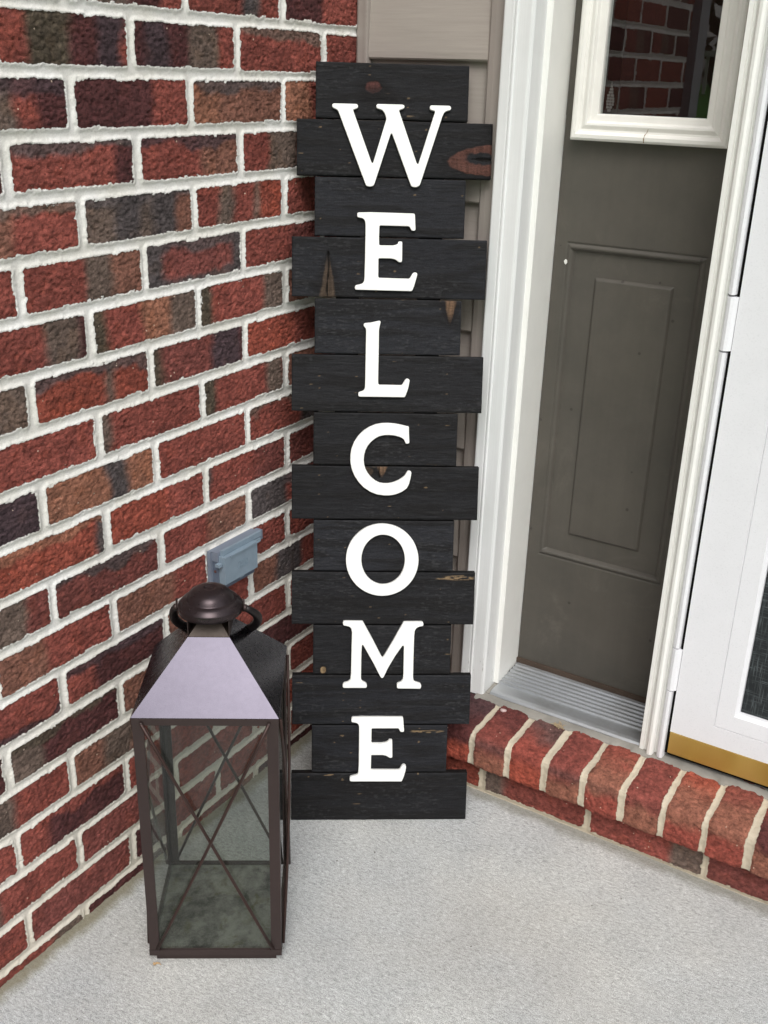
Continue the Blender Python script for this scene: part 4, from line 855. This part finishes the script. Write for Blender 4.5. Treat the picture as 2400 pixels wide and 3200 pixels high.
bm = bmesh.new(); box(bm, 0.0180, 0.0260, -0.6680, -0.6600, 0.4690, 0.4740); lo(bm, 'latch_tab', M_PL, bevel=0.0006)
bm = bmesh.new(); box(bm, 0.0240, 0.0290, -0.6220, -0.6120, 0.4345, 0.4378); lo(bm, 'latch_tab', M_PL, bevel=0.0006)
bm = bmesh.new(); box(bm, 0.0165, 0.0189, -0.6400, -0.5640, 0.4895, 0.4913); lo(bm, 'gap', M_RUB_GAP)  # black bar painting in the shade of the slit along the lid
# raised mark in a skewed frame
bm = bmesh.new(); X0 = 0.0311; X1_ = 0.0317
def bar(y0, z0, y1, z1, t=0.0006):
    d_ = Vector((0, y1-y0, z1-z0)).normalized(); n_ = Vector((0, -d_.z, d_.y))*t/2
    vs = [Vector((X0, y0, z0))-n_, Vector((X0, y1, z1))-n_, Vector((X0, y1, z1))+n_, Vector((X0, y0, z0))+n_]
    a = [bm.verts.new(v_) for v_ in vs]; b = [bm.verts.new(v_+Vector((X1_-X0, 0, 0))) for v_ in vs]
    bm.faces.new(b)
    for k in range(4): bm.faces.new((a[k], a[(k+1) % 4], b[(k+1) % 4], b[k]))
yb0, yb1, zb0, zb1 = -0.6270, -0.6060, 0.4545, 0.4655
bar(yb0, zb0, yb1, zb0); bar(yb0, zb1, yb1, zb1); bar(yb0, zb0, yb0, zb1); bar(yb1, zb0, yb1, zb1)
for yq in (0.16, 0.30, 0.42, 0.52, 0.62, 0.74): bar(yb0+(yb1-yb0)*yq, zb0+.0022, yb0+(yb1-yb0)*yq, zb1-.0022, 0.0008)
bar(yb0+(yb1-yb0)*.16, zb1-.0024, yb0+(yb1-yb0)*.30, zb1-.0024); bar(yb0+(yb1-yb0)*.16, zb0+.0024, yb0+(yb1-yb0)*.30, zb0+.0024)
bar(yb0+(yb1-yb0)*.74, zb1-.0024, yb0+(yb1-yb0)*.92, zb1-.0024); bar(yb0+(yb1-yb0)*.74, (zb0+zb1)/2, yb0+(yb1-yb0)*.88, (zb0+zb1)/2)
lo(bm, 'embossed_mark', M_PL)
bm = bmesh.new(); tube(bm, [(0.0115, -0.6602, 0.4565), (0.0115, -0.6612, 0.4565)], 0.0022, 10); lo(bm, 'screw', paint('rusty_screw', (96, 62, 56), 0.7))

# ---------------------------------------------------------------- debris
M_LEAF = paint('dry_leaf', (170, 150, 118), 0.8)
bm = bmesh.new(); rng = np.random.RandomState(4)
for k in range(16):
    a_ = rng.rand()*6.28; l_ = 0.004+0.010*rng.rand(); p0 = Vector((0.470+rng.normal()*0.005, -0.3020+rng.normal()*0.003, 0.1395+rng.rand()*0.003))
    p1 = p0+Vector((math.cos(a_)*l_, math.sin(a_)*l_*0.5, rng.rand()*0.005)); mid = (p0+p1)/2+Vector((0, 0, 0.0015))
    tube(bm, [p0, mid, p1], [0.0004, 0.0008, 0.0003], 5)
o = bm_obj('plant_debris', bm, M_LEAF); tag(o, 'tiny tuft of dry plant debris on the brick step below the sill', 'debris')
bm = bmesh.new(); tube(bm, [(0.150, -0.9800, 0.0020), (0.153, -0.9790, 0.0052), (0.157, -0.9775, 0.0060), (0.160, -0.9772, 0.0034)], [0.0012, 0.0016, 0.0008, 0.0004], 6)
tube(bm, [(0.1500, -0.980, 0.0018), (0.1490, -0.9805, 0.0050)], [0.0022, 0.0012], 7)
o = bm_obj('snail_shell', bm, paint('pale_shell', (196, 164, 120), 0.5), smooth=True); o.name = 'dry_seed'; tag(o, 'tiny tan dry seed husk at the foot of the lantern', 'seed')

bm = bmesh.new(); n_ = 9; rng = np.random.RandomState(11)
lo_ = [bm.verts.new((0.3645+0.007*math.cos(k*6.283/n_)*(0.7+0.5*rng.rand()), -0.3080+0.005*math.sin(k*6.283/n_)*(0.7+0.5*rng.rand()), 0.1372)) for k in range(n_)]
hi_ = [bm.verts.new((v_.co.x*0.8+0.3645*0.2, v_.co.y*0.8-0.3080*0.2, 0.1402)) for v_ in lo_]
bm.faces.new(hi_); bm.faces.new(lo_[::-1])
for k in range(n_): bm.faces.new((lo_[k], lo_[(k+1) % n_], hi_[(k+1) % n_], hi_[k]))
o = bm_obj('paint_fleck', bm, paint('pale_fleck', (196, 172, 168), 0.7), smooth=True); tag(o, 'small pale fleck stuck on the brick step near the door casing', 'fleck')

# ---------------------------------------------------------------- what the window glass reflects: yard behind the camera
M = MatB('lawn_grass'); M.val('Base Color', M.ramp(M.noise(6, 6, 0.7), [(0.3, lin((46, 112, 32))), (0.7, lin((74, 142, 48)))])); M.val('Roughness', 0.9); M.bump(M.noise(60, 4), 0.02, 0.6)
gx = np.linspace(-30, 30, 60); gy = np.linspace(-40, -2.6, 60)
X, Yg = np.meshgrid(gx, gy, indexing='ij'); dd = np.clip(-2.6-Yg, 0, None)
Zg = -0.16+1.25*sstep(1.5, 12, dd)+ (fbm(X*.3, Yg*.3, 500, 3)-.5)*0.25*sstep(1, 4, dd)
me = grid_mesh('lawn', np.stack([X, Yg, Zg], -1)); lawn = link('lawn', me, M.m); tag(lawn, 'green lawn rising behind the viewer', 'lawn', kind='structure')
M = MatB('dark_evergreen_foliage'); M.val('Base Color', M.ramp(M.noise(3, 5), [(0.3, (0.012, 0.03, 0.010)), (0.7, (0.05, 0.09, 0.03))])); M.val('Roughness', 0.8)
rng = np.random.RandomState(8); n_ = 9000
cx = rng.uniform(-26, 26, n_); dep = rng.uniform(0, 2.2, n_)
topz = 4.6+1.6*vn(cx*0.5, cx*0, 601)+1.0*vn(cx*1.7, cx*0, 602)
cz = 0.9+topz*rng.rand(n_)**0.8; cy = -19-dep+1.5*vn(cx*.6, cz*.6, 603)
s_ = rng.uniform(.18, .42, n_)
A_ = rng.normal(size=(n_, 3)); A_ /= np.linalg.norm(A_, axis=1)[:, None]; B_ = np.cross(A_, rng.normal(size=(n_, 3))); B_ /= np.linalg.norm(B_, axis=1)[:, None]
C_ = np.stack([cx, cy, cz], 1)
Vv = np.stack([C_-A_*s_[:, None], C_-B_*s_[:, None]*.6, C_+A_*s_[:, None], C_+B_*s_[:, None]*.6], 1).reshape(-1, 3)
me = bpy.data.meshes.new('added_hedge'); me.from_pydata([tuple(v_) for v_ in Vv], [], [(4*k, 4*k+1, 4*k+2, 4*k+3) for k in range(n_)])
hd = link('added_hedge', me, M.m); tag(hd, 'dark evergreen belt beyond the lawn, added to block the low sky', 'added_hedge', kind='stuff')  # added belt hides the bright horizon and keeps reflections dark
rl = empty('deck_railing', (-2.6, -13.5, 0.9)); tag(rl, 'white picket railing seen reflected in the sidelight window', 'railing')
M_RAIL = paint('white_railing', (206, 204, 196), 0.6)
for z0 in (1.50, 0.86):
    bm = bmesh.new(); box(bm, -4.6, -0.8, -13.55, -13.45, z0, z0+0.07); local(bm_obj('rail', bm, M_RAIL), rl)
for k in range(31):
    bm = bmesh.new(); xx = -4.5+k*0.12; box(bm, xx, xx+0.035, -13.52, -13.48, 0.9305, 1.4995); local(bm_obj('picket', bm, M_RAIL), rl)
pc = empty('porch_post', (-0.05, -1.9, 0)); tag(pc, 'grey white porch corner post at the end of the brick wall', 'post')
bm = bmesh.new(); box(bm, -0.12, 0.012, -1.925, -1.840, 0.0, 2.7); local(bm_obj('shaft', bm, paint('grey_post_paint', (176, 178, 184), 0.5), bevel=0.006), pc)
bm = bmesh.new(); box(bm, -0.13, 0.022, -1.935, -1.830, 0.0005, 0.12); local(bm_obj('base_block', bm, paint('post_base', (190, 190, 192), 0.5), bevel=0.004), pc)
